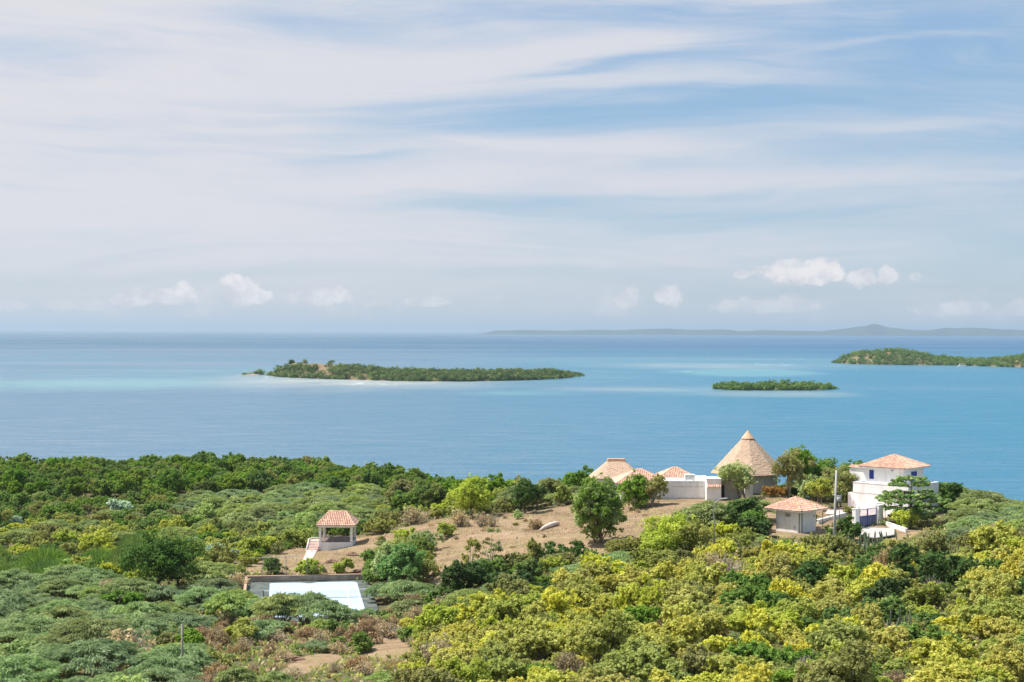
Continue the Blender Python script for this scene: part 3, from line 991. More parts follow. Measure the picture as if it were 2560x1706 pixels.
def cactus_mesh(seed, ncol, h, spread):
    rng = np.random.default_rng(seed)
    Vs, Qs, o = [], [], 0
    for j in range(ncol):
        b = np.array([rng.normal() * spread, rng.normal() * spread, -0.2])
        hh = h * (0.5 + 0.55 * rng.random())
        lean = rng.normal(size=2) * 0.12
        u = np.array([0, 0.15, 0.5, 0.85, 0.96, 1.0])
        P_ = b + np.c_[u * lean[0] * hh * np.sqrt(u), u * lean[1] * hh * np.sqrt(u), u * hh]
        r = 0.085 * (0.8 + 0.5 * rng.random())
        V, Q = tube(P_, r * np.array([0.85, 1, 1.0, 0.95, 0.6, 0.05]), 10)
        # ribs: every other line of vertices drawn in
        V = V.reshape(-1, 10, 3)
        V[:, ::2] = P_[:, None] + (V[:, ::2] - P_[:, None]) * 0.68
        V = V.reshape(-1, 3)
        Vs.append(V)
        Qs.append(Q + o)
        o += len(V)
    Q = np.concatenate(Qs)
    return quadmesh('cactus', np.concatenate(Vs), Q, [CACTUS], None, np.full(len(Q), 0.5))


def tree_meshes(seed, leaf, rx, h, trunk_h, n1=22, r1=0.34, n2=190, r2=0.17, n=6500, size=0.2, asp=1.6, bark=None, tr=0.16, up=0.8, rough=0.6, flat=1.0, lean=(0, 0), ntr=1, along=None, ry=None):
    """trunk with limbs, crown of leaf clumps"""
    rng = np.random.default_rng(seed)
    ch = h - trunk_h
    ry = rx if ry is None else ry
    c = (lean[0], lean[1], trunk_h + ch * 0.48)
    C, R, T, big = lobes(rng, (rx * 0.74, ry * 0.74, ch * 0.40 * flat), c, n1, r1 * min(rx, ry), n2, r2 * min(rx, ry), trunk_h * 0.75)
    V, Q, t = leaf_quads(rng, C, R, T, n, size, asp, up, rough, along)
    crown = quadmesh('crown', V, Q, [L[leaf]], None, t)
    Vs, Qs, o = [], [], 0
    for q in range(ntr):
        fx = np.array([rng.normal() * 0.5, rng.normal() * 0.5]) * (ntr > 1)
        fork = np.array([lean[0] * 0.45 + fx[0] * 0.6, lean[1] * 0.45 + fx[1] * 0.6, trunk_h * 1.05])
        u = np.linspace(0, 1, 6)[:, None]
        P_ = np.array([fx[0], fx[1], -0.4]) * (1 - u) + fork * u + np.c_[0.12 * np.sin(u * 4 + q), 0.1 * np.cos(u * 5), 0 * u] * u
        V, Qq = tube(P_, tr * (1.25 - 0.45 * u[:, 0]), 8)
        Vs.append(V); Qs.append(Qq + o); o += len(V)
        for tgt in big[rng.choice(len(big), min(9 if ntr == 1 else 5, len(big)), replace=False)]:
            mid = (P_[-1] + tgt) / 2 + rng.normal(size=3) * 0.25
            PP = (1 - u) ** 2 * P_[-1] + 2 * u * (1 - u) * mid + u ** 2 * tgt
            V, Qq = tube(PP, tr * 0.6 * (1 - 0.75 * u[:, 0]), 5)
            Vs.append(V); Qs.append(Qq + o); o += len(V)
    Qs = np.concatenate(Qs)
    trunk = quadmesh('trunk', np.concatenate(Vs), Qs, [bark or BARK], None, np.full(len(Qs), 0.5), True)
    return trunk, crown


def put_tree(name, meshes, loc, label, rz=0.0, s=1.0, group=None, cat='tree'):
    e = empty(name, loc, rz)
    e.scale = (s, s, s) if not hasattr(s, '__len__') else s
    link(bpy.data.objects.new('trunk', meshes[0]), e)
    link(bpy.data.objects.new('crown', meshes[1]), e)
    return tag(e, label, cat, group)


def put_shrub(name, me, loc, label, rz=0.0, s=1.0, group=None, cat='shrub'):
    o = link(bpy.data.objects.new(name, me))
    o.location = loc
    o.rotation_euler = (0, 0, rz)
    o.scale = (s, s, s) if not hasattr(s, '__len__') else s
    return tag(o, label, cat, group)


PR = {
    'yellow_shrub': [shrub_mesh(10 + i, 'yellow', 1.9, 2.7, n1=17, n2=130, r2=0.17, n=4200, size=0.175, asp=1.5, nstem=12, lift=0.58) for i in range(6)],
    'lime_shrub': [shrub_mesh(20 + i, 'lime', 1.9, 2.6, n1=16, n2=130, r2=0.18, n=4200, size=0.175, nstem=10) for i in range(6)],
    'olive_shrub': [shrub_mesh(30 + i, 'olive', 1.9, 2.4, n2=130, r2=0.17, n=3600, size=0.15, nstem=10) for i in range(5)],
    'green_shrub': [shrub_mesh(40 + i, 'green', 2.0, 2.6, n2=120, r2=0.19, n=3400, size=0.18) for i in range(5)],
    'dark_shrub': [shrub_mesh(50 + i, 'dark', 2.0, 2.8, n2=120, r2=0.19, n=3400, size=0.18) for i in range(5)],
    'thorn_bush': [feather_mesh(60 + i, 'feather', 3.0, 2.6, n=6500) for i in range(4)],
    'misty_bush': [feather_mesh(70 + i, 'mist', 2.8, 2.8, n=6000) for i in range(3)] + [shrub_mesh(75 + i, 'mist', 2.2, 2.6, n2=150, r2=0.16, n=4200, size=0.12, asp=2.4) for i in range(2)],
    'dry_shrub': [twiggy_mesh(80 + i, 1.7, 1.9, 'dry', 120, 1500, 0.12) for i in range(3)],
    'grey_shrub': [twiggy_mesh(85 + i, 1.7, 2.1, 'straw', 150, 650, 0.11) for i in range(3)],
    'bare_shrub': [twiggy_mesh(88 + i, 1.8, 2.4, 'straw', 190, 60, 0.10) for i in range(2)],
    'rust_shrub': [shrub_mesh(90 + i, 'rust', 1.5, 1.8, n2=100, n=2400, size=0.14) for i in range(2)],
    'tall_grass_clump': [grass_mesh(100 + i, 'grass', 1.6, 2.9, 2600, 0.06) for i in range(3)],
    'straw_grass_clump': [grass_mesh(104 + i, 'straw', 1.2, 1.1, 1500, 0.035) for i in range(2)],
    'silver_shrub': [shrub_mesh(108 + i, 'silver', 1.7, 2.0, n2=110, n=2600, size=0.2) for i in range(2)],
    'columnar_cactus': [cactus_mesh(112 + i, 9, 3.0, 0.55) for i in range(3)],
    'pale_shrub': [shrub_mesh(116 + i, 'pale', 1.9, 2.5, n2=130, n=3600, size=0.15, asp=2.0) for i in range(2)],
}
BIG = {      # broad old plants: more and smaller leaves for their size
    'yellow_shrub': [shrub_mesh(510 + i, 'yellow', 1.9, 2.5, n1=30, r1=0.26, n2=330, r2=0.11, n=8500, size=0.115, asp=1.5, nstem=16, sr=0.03, lift=0.56) for i in range(3)],
    'lime_shrub': [shrub_mesh(520 + i, 'lime', 1.9, 2.4, n1=30, r1=0.26, n2=330, r2=0.11, n=8500, size=0.115, nstem=14, sr=0.03) for i in range(3)],
    'olive_shrub': [shrub_mesh(530 + i, 'olive', 1.9, 2.3, n1=30, r1=0.26, n2=330, r2=0.11, n=8500, size=0.105, nstem=14, sr=0.03) for i in range(2)],
    'green_shrub': [shrub_mesh(540 + i, 'green', 2.0, 2.4, n1=30, r1=0.26, n2=330, r2=0.11, n=8500, size=0.115, nstem=14, sr=0.03) for i in range(2)],
    'dark_shrub': [shrub_mesh(550 + i, 'dark', 2.0, 2.5, n1=30, r1=0.26, n2=330, r2=0.11, n=8500, size=0.115, nstem=14, sr=0.03) for i in range(2)],
    'thorn_bush': [feather_mesh(560 + i, 'feather', 3.0, 2.4, n=12000, size=0.07, k=150) for i in range(3)],
    'misty_bush': [feather_mesh(570 + i, 'mist', 2.8, 2.5, n=11000, size=0.07, k=150) for i in range(2)],
}
TR = {
    'coastal_tree': [tree_meshes(200 + i, 'coast', 4.2, 6.4, 1.2, n=5200, size=0.34, n2=150) for i in range(4)],
    'dense_tree': [tree_meshes(210 + i, 'green', 3.8, 6.0, 1.2, n=5200, size=0.30, n2=150) for i in range(2)],
    'olive_tree': [tree_meshes(220 + i, 'olive', 3.6, 5.2, 1.2, n=5200, size=0.26, n2=150) for i in range(2)],
}

# ------------------------------------------------------------------ roofs
def tile_face(b, A, B, C, D, M=None, col=0.27, row=0.42, rng=None, r=0.115):
    """barrel tiles over the slope A-B (eave) to D-C (top; C may equal D)"""
    A, B, C, D = map(Vector, (A, B, C, D))
    u = (B - A)
    W = u.length
    u.normalize()
    nrm = u.cross(D - A).normalized()
    if nrm.z < 0:
        nrm = -nrm
    s = nrm.cross(u).normalized()
    if s.z < 0:
        s = -s
    H = (D - A).dot(s)
    lx, rx = (D - A).dot(u), (C - A).dot(u)
    k = 4
    n = max(1, int(round(W / col)))
    cw = W / n
    for i in range(n):
        x = (i + 0.5) * cw
        top = H
        if x < lx:
            top = H * x / lx
        elif x > rx:
            top = H * (W - x) / (W - rx)
        m = int(math.ceil(top / row))
        for j in range(m):
            s0, s1 = j * row - 0.04, min((j + 1) * row + 0.03, top + 0.05)
            if s1 - s0 < 0.08:
                continue
            jt = rng.uniform(-0.012, 0.012)
            vs = []
            for (sv, rr, lift) in ((s0, r * 1.08, 0.045), (s1, r * 0.92, 0.015)):
                for q in range(k + 1):
                    th = math.pi * q / k
                    vs.append(A + u * (x + jt + rr * math.cos(th)) + s * sv + nrm * (rr * 0.85 * math.sin(th) + lift))
            fs = [(q, q + 1, k + 2 + q, k + 1 + q) for q in range(k)]
            b.add(vs, fs, M, rng.random())


def hip_caps(b, P0, P1, M=None, rng=None, r=0.14, step=0.38):
    P0, P1 = Vector(P0), Vector(P1)
    d = (P1 - P0)
    n = max(1, int(d.length / step))
    side = d.cross(Vector((0, 0, 1)))
    side.normalize()
    up = side.cross(d).normalized()
    if up.z < 0:
        up = -up
    for i in range(n):
        a, c = P0 + d * (i / n), P0 + d * ((i + 1.12) / n)
        vs = []
        for (p, rr, l) in ((a, r * 1.1, 0.05), (c, r * 0.9, 0.03)):
            for q in range(5):
                th = math.pi * q / 4
                vs.append(p + side * rr * math.cos(th) + up * (rr * math.sin(th) + l))
        b.add(vs, [(q, q + 1, 6 + q, 5 + q) for q in range(4)], M, rng.random())


def tiled_hip_roof(root, hx, hy, z, height, ridge=0.0, seed=1, ox=0.0, oy=0.0, fascia=0.16):
    """roof with four slopes; the ridge runs along local x"""
    rng = random.Random(seed)
    c = [(ox - hx, oy - hy, z), (ox + hx, oy - hy, z), (ox + hx, oy + hy, z), (ox - hx, oy + hy, z)]
    r0, r1 = (ox - ridge, oy, z + height), (ox + ridge, oy, z + height)
    bed = MB()
    low = [(x, y, z - fascia) for x, y, _ in c]
    vs = c + ([r0, r1] if ridge else [r0]) + low
    nL = 6 if ridge else 5
    if ridge:
        fs = [(0, 1, 5, 4), (1, 2, 5), (2, 3, 4, 5), (3, 0, 4)]
    else:
        fs = [(0, 1, 4), (1, 2, 4), (2, 3, 4), (3, 0, 4)]
    bed.add(vs[:nL], fs)
    rf = bed.build('roof', TILE_DARK, root)
    fa = MB()
    fa.add([(x, y, z - 0.004) for x, y, _ in c] + low, [(0, 1, 5, 4), (1, 2, 6, 5), (2, 3, 7, 6), (3, 0, 4, 7), (4, 5, 6, 7)])
    fa.build('fascia', WHITE, rf)
    t = MB()
    e = 0.06
    tile_face(t, c[0], c[1], r1, r0, rng=rng)
    tile_face(t, c[1], c[2], r1, r1, rng=rng)
    tile_face(t, c[2], c[3], r0, r1, rng=rng)
    tile_face(t, c[3], c[0], r0, r0, rng=rng)
    to = t.build('tiles', TILE, rf, True)
    to['kind'] = 'stuff'
    h = MB()
    for a, q in ((c[0], r0), (c[1], r1), (c[2], r1), (c[3], r0)):
        hip_caps(h, a, q, rng=rng)
    if ridge:
        hip_caps(h, r0, r1, rng=rng)
    hc = h.build('ridge_caps', RIDGE, rf, True)
    hc['kind'] = 'stuff'
    return rf


def thatch_roof(root, outline_fn, tiers, z0, z1, seed, cap=None, thick=0.16):
    """overlapping courses of thatch; outline_fn(k, f) gives the k-th point at height fraction f"""
    rng = random.Random(seed)
    b = MB()
    K = 72
    for t in range(tiers):
        f0, f1 = t / tiers, (t + 1.25) / tiers
        f1 = min(f1, 1.0)
        vs = []
        for (f, off, ragged) in ((f0, thick, 1), (f1, 0.0, 0)):
            for k in range(K):
                x, y = outline_fn(k / K, f)
                r = math.hypot(x, y) + 1e-6
                o = off + (rng.uniform(-0.03, 0.03) if ragged else 0)
                dz = rng.uniform(-0.05, 0.03) if ragged else 0
                vs.append((x * (1 + o / r), y * (1 + o / r), z0 + (z1 - z0) * f + dz))
        b0 = len(vs)
        for k in range(K):       # underside lip of the course
            x, y = outline_fn(k / K, f0)
            vs.append((x, y, z0 + (z1 - z0) * f0 + 0.0))
        for k in range(K):
            k2 = (k + 1) % K
            ti = rng.random()
            b.add([vs[k], vs[k2], vs[K + k2], vs[K + k]], [(0, 1, 2, 3)], None, ti)
            b.add([vs[b0 + k], vs[b0 + k2], vs[k2], vs[k]], [(0, 1, 2, 3)], None, ti * 0.4)
    return b.build('thatch_roof', THATCH, root)


def wall_with_openings(b, hx, hy, z0, z1, M=None):
    b.box(-hx, hx, -hy, hy, z0, z1, M)


def rounded(hx, hy, r, k=4):
    o = []
    for (cx, cy, a0) in ((hx - r, hy - r, 0), (-hx + r, hy - r, 90), (-hx + r, -hy + r, 180), (hx - r, -hy + r, 270)):
        for i in range(k + 1):
            a = math.radians(a0 + 90 * i / k)
            o.append((cx + r * math.cos(a), cy + r * math.sin(a)))
    return o


# ------------------------------------------------------------------ pavilion with its stair
def make_pavilion():
    cx, cy, fz = -25.82, 232.85, 13.95
    root = empty('pavilion', (cx, cy, fz))
    tag(root, 'small open white pavilion with red tile roof on the bare slope', 'pavilion')
    b = MB()
    b.prism([(-2.5, -2.85), (2.5, -2.85), (2.5, 2.7), (-2.5, 2.7)], -1.9, -0.05)
    b.build('plinth', WHITE, root, bevel=0.02)
    MB().box(-2.42, 2.42, -2.77, 2.62, -0.049, 0.0).build('floor', FLOOR, root)
    MB().box(-2.2, 2.2, 2.50, 2.66, 0.002, 0.10).build('kerb', CONC, root)
    for sx in (-1, 1):
        for sy, y in ((-1, -2.62), (1, 2.45)):
            c = MB()
            c.box(sx * 2.3 - 0.17, sx * 2.3 + 0.17, y - 0.17, y + 0.17, 0.002, 2.22)
            c.box(sx * 2.3 - 0.20, sx * 2.3 + 0.20, y - 0.20, y + 0.20, 0.002, 0.30)
            c.build('column', WHITE, root, bevel=0.015)
    bm = MB()
    for y in (-2.62, 2.45):
        bm.box(-2.55, 2.55, y - 0.14, y + 0.14, 2.10, 2.33)
    for x in (-2.3, 2.3):
        bm.box(x - 0.14, x + 0.14, -2.47, 2.30, 2.11, 2.325)
    bm.build('beam', WHITE, root)
    tiled_hip_roof(root, 2.82, 3.15, 2.44, 1.70, 1.25, 3, 0.0, -0.05, 0.12)

    st = empty('stair', (cx, cy, fz))
    tag(st, 'pink stepped path with white side rail climbing to the pavilion', 'stair')
    # upper flight, left of the pavilion, dropping towards the court
    pts = [at(786, 1356, 230.5), at(783, 1378, 227.6), at(767, 1405, 217.5), at(765, 1427, 213.5)]
    x0 = pts[0].x - cx
    landing = MB().box(x0 - 0.85, -2.52, -1.6, 0.5, -1.2, -0.04).build('landing', PAVE, st)
    for i in range(6):
        y1 = -1.6 - 0.42 * i
        s = MB().box(x0 - 0.85 + 0.02 * i, x0 + 0.78 - 0.02 * i, y1 - 0.42, y1 - 0.002, -2.0, -0.20 - 0.165 * i)
        s.build('step', PAVE, st, bevel=0.015)
    # ramp
    a = Vector((x0 - 0.1, -1.6 - 0.42 * 6, -1.2))
    e = pts[2] - Vector((cx, cy, fz))
    dirv = (e - a)
    n = 8
    for i in range(n):
        p, q = a + dirv * (i / n), a + dirv * ((i + 1) / n - 0.004)
        zz = [gz(cx + w.x, cy + w.y) - fz + 0.10 for w in (p, q)]
        w0, w1 = 0.72 - 0.012 * i, 0.72 - 0.012 * (i + 1)
        rp = MB()
        rp.add([(p.x - w0, p.y, zz[0]), (p.x + w0, p.y, zz[0]), (q.x + w1, q.y, zz[1]), (q.x - w1, q.y, zz[1]),
                (p.x - w0, p.y, zz[0] - 0.5), (p.x + w0, p.y, zz[0] - 0.5), (q.x + w1, q.y, zz[1] - 0.5), (q.x - w1, q.y, zz[1] - 0.5)],
               [(0, 1, 2, 3), (4, 5, 1, 0), (7, 6, 5, 4), (1, 5, 6, 2), (3, 2, 6, 7), (0, 3, 7, 4)])
        rp.build('path_slab', PAVE, st)
    for i in range(4):
        p = e + Vector((-0.06 * i, -0.75 * i - 0.5, 0))
        zt = gz(cx + e.x, cy + e.y) - fz + 0.02 - 0.17 * i
        MB().box(p.x - 0.62, p.x + 0.62, p.y - 0.46, p.y + 0.20, zt - 0.6, zt).build('step', PAVE, st, bevel=0.015)
    rl = MB()
    rl.tube([(x0 - 0.95, -1.6 - 2.52, -0.95), (x0 - 0.95, -1.75, -0.02), (x0 - 0.95, -1.2, 0.22), (x0 - 0.6, -0.3, 0.26), (x0 + 0.7, -0.2, 0.26)], [0.09] * 5, 8)
    rl.tube([(x0 - 0.95, -1.6 - 2.50, -2.0), (x0 - 0.95, -1.6 - 2.50, -0.93)], [0.08] * 2, 8)
    rl.tube([(x0 - 0.95, -1.3, -1.2), (x0 - 0.95, -1.3, 0.2)], [0.08] * 2, 8)
    rl.build('rail', WHITE, st, True)


make_pavilion()


# ------------------------------------------------------------------ tennis court in its sunken box
def make_court():
    z = CT['z']
    x0, x1, y0, y1 = CT['x0'], CT['x1'], CT['y0'], CT['y1']
    root = empty('tennis_court', (CT['ox'], CT['oy'], z), CT['a'])
    zw, z = z, 0.0
    tag(root, 'old pale blue tennis court sunk between stained walls', 'tennis court')
    MB().box(x0 + 0.35, x1 - 1.6, y0, y1 - 0.3, z - 0.2, z).build('base', COURTBASE, root)
    MB().box(x0, x1 + 0.4, y1 - 0.3, y1, z - 0.6, z + 0.74).build('back_wall', COURTWALL, root, bevel=0.02)
    MB().box(x0 - 0.12, x1 + 0.4, y1 - 0.36, y1 + 0.06, z + 0.741, z + 0.81).build('wall_cap', WALLORANGE, root, bevel=0.015)
    sw = MB()
    sw.add([(x0, y0 + 10, z - 0.5), (x0 + 0.35, y0 + 10, z - 0.5), (x0 + 0.35, y1 - 0.302, z - 0.5), (x0, y1 - 0.302, z - 0.5),
            (x0, y0 + 10, z + 0.5), (x0 + 0.35, y0 + 10, z + 0.5), (x0 + 0.35, y1 - 0.302, z + 0.72), (x0, y1 - 0.302, z + 0.72)],
           [(3, 2, 1, 0), (4, 5, 6, 7), (0, 1, 5, 4), (1, 2, 6, 5), (2, 3, 7, 6), (3, 0, 4, 7)])
    sw.build('side_wall', WALLORANGE, root, bevel=0.02)
    # painted playing surface; its far edge is worn back in a wavy line
    cx, hw = 0.0, 5.72
    yb = 0.0
    far = []
    N = 48
    for i in range(N + 1):
        t = i / N
        dip = 0.95 * math.exp(-((t - 0.45) / 0.075) ** 2) + 0.25 * math.sin(t * 9) * (0.3 < t < 0.8) * 0.4
        if t > 0.95:
            dip += 0.9 * ((t - 0.95) / 0.05) ** 2
        if t < 0.03:
            dip += 0.3 * ((0.03 - t) / 0.03) ** 2
        far.append((cx - hw + 2 * hw * t, yb + 0.55 - dip * 1.1))
    poly = [(cx - hw, yb - 24.4)] + far + [(cx + hw, yb - 24.4)]
    s = MB()
    s.add([(x, y, z + 0.004) for x, y in poly], [tuple(range(len(poly)))[::-1]])
    s.build('playing_surface', COURTBLUE, root)
    zl = z + 0.008

    def line(xa, xb, ya, yc):
        MB().add([(xa, ya, zl), (xb, ya, zl), (xb, yc, zl), (xa, yc, zl)], [(0, 1, 2, 3)]).build('court_line', LINEW, root)
    for sx in (-5.485, -4.115, 4.115, 5.485):
        line(cx + sx - 0.05, cx + sx + 0.05, yb - 23.77, yb - 0.7)
    line(cx - 0.05, cx + 0.05, yb - 18.3, yb - 5.49)
    for dy in (5.49, 18.28):
        line(cx - 4.06, cx + 4.06, yb - dy - 0.05, yb - dy + 0.05)
    yn = yb - 11.9
    net = empty('tennis_net', (CT['ox'] - yn * CT['s'], CT['oy'] + yn * CT['c'], zw), CT['a'])
    tag(net, 'sagging tennis net strung across the pale blue court', 'net')
    for sx in (-1, 1):
        MB().cyl(sx * 6.4, 0, 0.0, 1.07, 0.05, 0.05, 10).build('post', DARK, net)
    MB().tube([(x, 0, 1.04 - 0.13 * (1 - (x / 6.4) ** 2)) for x in np.linspace(-6.4, 6.4, 13)], [0.035] * 13, 6).build('tape', LINEW, net)
    mesh = MB()
    for x in np.linspace(-6.3, 6.3, 64):
        mesh.tube([(x, 0, 0.06), (x, 0, 1.0 - 0.13 * (1 - (x / 6.4) ** 2))], [0.004] * 2, 3)
    for zz in np.linspace(0.12, 0.86, 7):
        mesh.tube([(-6.35, 0, zz), (6.35, 0, zz)], [0.004] * 2, 3)
    mesh.tube([(-6.35, 0, 0.05), (6.35, 0, 0.05)], [0.02] * 2, 4)
    mesh.build('netting', DARK, net)['kind'] = 'stuff'

    f = empty('court_fence', (CT['ox'], CT['oy'], zw), CT['a'])
    tag(f, 'remains of steel fence with thin posts behind the court', 'fence')

    def on_wall(px, py):
        dd = CT['oy']
        for _ in range(12):
            p = at(px, py, dd)
            ly = -(p.x - CT['ox']) * CT['s'] + (p.y - CT['oy']) * CT['c']
            dd += (y1 - 0.15) - ly
        lx = (p.x - CT['ox']) * CT['c'] + (p.y - CT['oy']) * CT['s']
        return Vector((lx, y1 - 0.15, p.z - zw))
    tops = []
    for px, top in ((640, 1395), (656, 1396), (715, 1395), (768, 1393)):
        p = on_wall(px, top)
        tops.append(p)
        if px != 640:
            MB().cyl(p.x, p.y, z + 0.81, p.z, 0.045, 0.045, 8).build('post', STEEL, f)
    e = on_wall(748, 1391)
    MB().tube([tuple(tops[0] + Vector((-0.7, 0, -0.15))), tuple(tops[1]), tuple(tops[2]), tuple(e)], [0.035] * 4, 6).build('top_rail', STEEL, f)
    wr = MB()
    for dz in (0.5, 1.0, 1.5):
        wr.tube([(tops[1].x, tops[1].y, z + 0.93 + dz), (tops[2].x, tops[2].y, z + 0.93 + dz)], [0.006] * 2, 3)
    wr.build('wire', STEEL, f)['kind'] = 'stuff'


make_court()


# ------------------------------------------------------------------ round shed
def make_shed():
    root = empty('shed', (36.85, 202.6, 19.35), math.radians(45))
    tag(root, 'small white shed with rounded corners and tile roof beside the utility pole', 'shed')
    w = MB()
    w.prism(rounded(1.98, 1.98, 0.55, 6), -0.6, 2.72)
    w.build('wall', WHITE, root)
    tiled_hip_roof(root, 2.85, 2.85, 2.86, 1.42, 0.12, 7, fascia=0.14)
    # local -x faces the camera's left front, -y the right front
    MB().box(-2.0, -1.95, -0.55, 0.25, 1.95, 2.4).build('vent', GREYWALL, root)
    sl = MB()
    for i in range(5):
        sl.box(-2.03, -2.001, -0.52, 0.22, 1.99 + i * 0.08, 2.03 + i * 0.08)
    sl.build('louvre', CONC, root)['kind'] = 'stuff'
    for (x, y) in ((-1.86, -1.80), (-1.55, -2.03)):
        MB().cyl(x, y, -0.3, 2.7, 0.05, 0.05, 8).build('drain_pipe', DARK, root)
    MB().box(1.05, 1.25, -2.01, -1.96, 1.85, 2.05).build('lamp_bracket', DARK, root)
    MB().box(-2.03, -1.97, -1.30, -1.10, 0.35, 0.85).build('meter_box', CONC, root)


make_shed()


# ------------------------------------------------------------------ tower house
def make_tower():
    rz = math.radians(47)
    root = empty('tower_house', (55.2, 224.6, 19.3), rz)
    tag(root, 'two-storey white house with blue shutters under a square tile roof', 'house')
    # lower storey with parapet round a roof terrace
    h = 4.25
    lo = MB()
    lo.box(-4.4, 4.4, -4.4, 4.4, -0.8, h - 0.5)
    lo.build('lower_wall', WHITE, root, bevel=0.03)
    pp = MB()
    for (a, b, c, d) in ((-4.4, 4.4, -4.4, -4.15), (-4.4, 4.4, 4.15, 4.4), (-4.4, -4.15, -4.148, 4.148), (4.15, 4.4, -4.148, 4.148)):
        pp.box(a, b, c, d, h - 0.498, h)
    pp.build('parapet', WHITE, root, bevel=0.02)
    cp = MB()
    for (a, b, c, d) in ((-4.45, 4.45, -4.45, -4.10), (-4.45, 4.45, 4.10, 4.45), (-4.45, -4.10, -4.098, 4.098), (4.10, 4.45, -4.098, 4.098)):
        cp.box(a, b, c, d, h + 0.002, h + 0.07)
    cp.build('coping', WHITE_ROOF, root)
    MB().box(-4.42, 4.42, -4.42, -4.401, 2.75, 2.85).build('string_course', CONC, root)
    MB().box(-4.42, -4.401, -4.40, 4.40, 2.75, 2.85).build('string_course', CONC, root)
    # upper storey
    ux, uy = 1.25, 0.95
    up = MB()
    up.box(ux - 3.0, ux + 3.0, uy - 3.0, uy + 3.0, h - 0.49, 6.30)
    up.build('upper_wall', WHITE, root, bevel=0.02)
    tiled_hip_roof(root, 3.68, 3.68, 6.42, 1.62, 0.15, 11, ux, uy, 0.14)
    # annex towards the far left with a tiled coping
    an = MB()
    an.box(ux - 2.96, ux + 0.5, uy + 3.002, uy + 5.6, h - 0.49, 6.10)
    an.build('annex', WHITE, root, bevel=0.02)
    rng = random.Random(4)
    tc = MB()
    tile_face(tc, (ux - 3.1, uy + 5.7, 6.11), (ux - 3.1, uy + 3.4, 6.11), (ux - 2.5, uy + 3.4, 6.4), (ux - 2.5, uy + 5.7, 6.4), rng=rng)
    tc.build('coping_tiles', TILE, root, True)['kind'] = 'stuff'
    # shutters: left front face is local -x, right front face is local -y
    w = MB().box(ux - 3.05, ux - 2.99, uy + 1.62, uy + 2.32, 4.65, 5.95).build('shutter', BLUE, root)
    sl = MB()
    for i in range(10):
        sl.box(ux - 3.08, ux - 3.051, uy + 1.70, uy + 2.24, 4.73 + i * 0.12, 4.79 + i * 0.12)
    sl.build('slat', BLUE, w)['kind'] = 'stuff'
    w = MB().box(ux - 0.6, ux + 1.0, uy - 3.05, uy - 2.99, 4.2, 5.85).build('shutter', BLUE, root)
    sl = MB()
    for i in range(13):
        sl.box(ux - 0.52, ux + 0.92, uy - 3.08, uy - 3.051, 4.28 + i * 0.12, 4.34 + i * 0.12)
    sl.build('slat', BLUE, w)['kind'] = 'stuff'
    MB().box(ux - 3.3, ux - 3.02, uy - 1.55, uy - 1.25, 6.0, 6.22).build('wall_lamp', CONC, root)
    # wing beside the driveway
    wg = MB()
    wg.box(-4.3, 0.0, 4.402, 5.3, -0.8, 2.75)
    wg.build('wing', WHITE, root, bevel=0.03)
    # garage recess on the left front
    g = MB()
    g.box(-4.42, -4.403, -3.2, 1.4, -0.05, 2.7)
    g.build('garage_panel', WHITE_ROOF, root)
    return root


make_tower()


def quad_wall(name, P0, P1, h0, h1, t, mat, label, cat='wall', cap=None, below=0.8):
    """a garden wall between two ground points with its own top heights"""
    P0, P1 = Vector(P0), Vector(P1)
    d = P1 - P0
    L_ = math.hypot(d.x, d.y)
    rz = math.atan2(d.y, d.x)
    o = empty(name, P0, rz)
    b = MB()
    dz = d.z
    b.add([(0, -t / 2, -below), (L_, -t / 2, dz - below), (L_, t / 2, dz - below), (0, t / 2, -below), (0, -t / 2, h0), (L_, -t / 2, dz + h1), (L_, t / 2, dz + h1), (0, t / 2, h0)],
          [(3, 2, 1, 0), (4, 5, 6, 7), (0, 1, 5, 4), (1, 2, 6, 5), (2, 3, 7, 6), (3, 0, 4, 7)])
    b.build('wall_body', mat, o, bevel=0.02)
    c = MB()
    e = 0.04
    c.add([(-e, -t / 2 - e, h0 + 0.002), (L_ + e, -t / 2 - e, dz + h1 + 0.002), (L_ + e, t / 2 + e, dz + h1 + 0.002), (-e, t / 2 + e, h0 + 0.002),
           (-e, -t / 2 - e, h0 + 0.07), (L_ + e, -t / 2 - e, dz + h1 + 0.07), (L_ + e, t / 2 + e, dz + h1 + 0.07), (-e, t / 2 + e, h0 + 0.07)],
          [(3, 2, 1, 0), (4, 5, 6, 7), (0, 1, 5, 4), (1, 2, 6, 5), (2, 3, 7, 6), (3, 0, 4, 7)])
    c.build('coping', WHITE_ROOF, o)
    return tag(o, label, cat)


def slab(name, pix, z, mat, label, cat, th=0.12):
    """flat paved area, its outline given on level z"""
    P_ = []
    for px, py in pix:
        a, b = ray(px, py)
        d = (z - CAMZ) / b
        P_.append((a * d, d))
    m = MB()
    if sum((P_[i][0] * P_[(i + 1) % len(P_)][1] - P_[(i + 1) % len(P_)][0] * P_[i][1]) for i in range(len(P_))) < 0:
        P_ = P_[::-1]
    m.prism(P_, z - th, z)
    o = m.build(name, mat)
    return tag(o, label, cat, kind='structure')


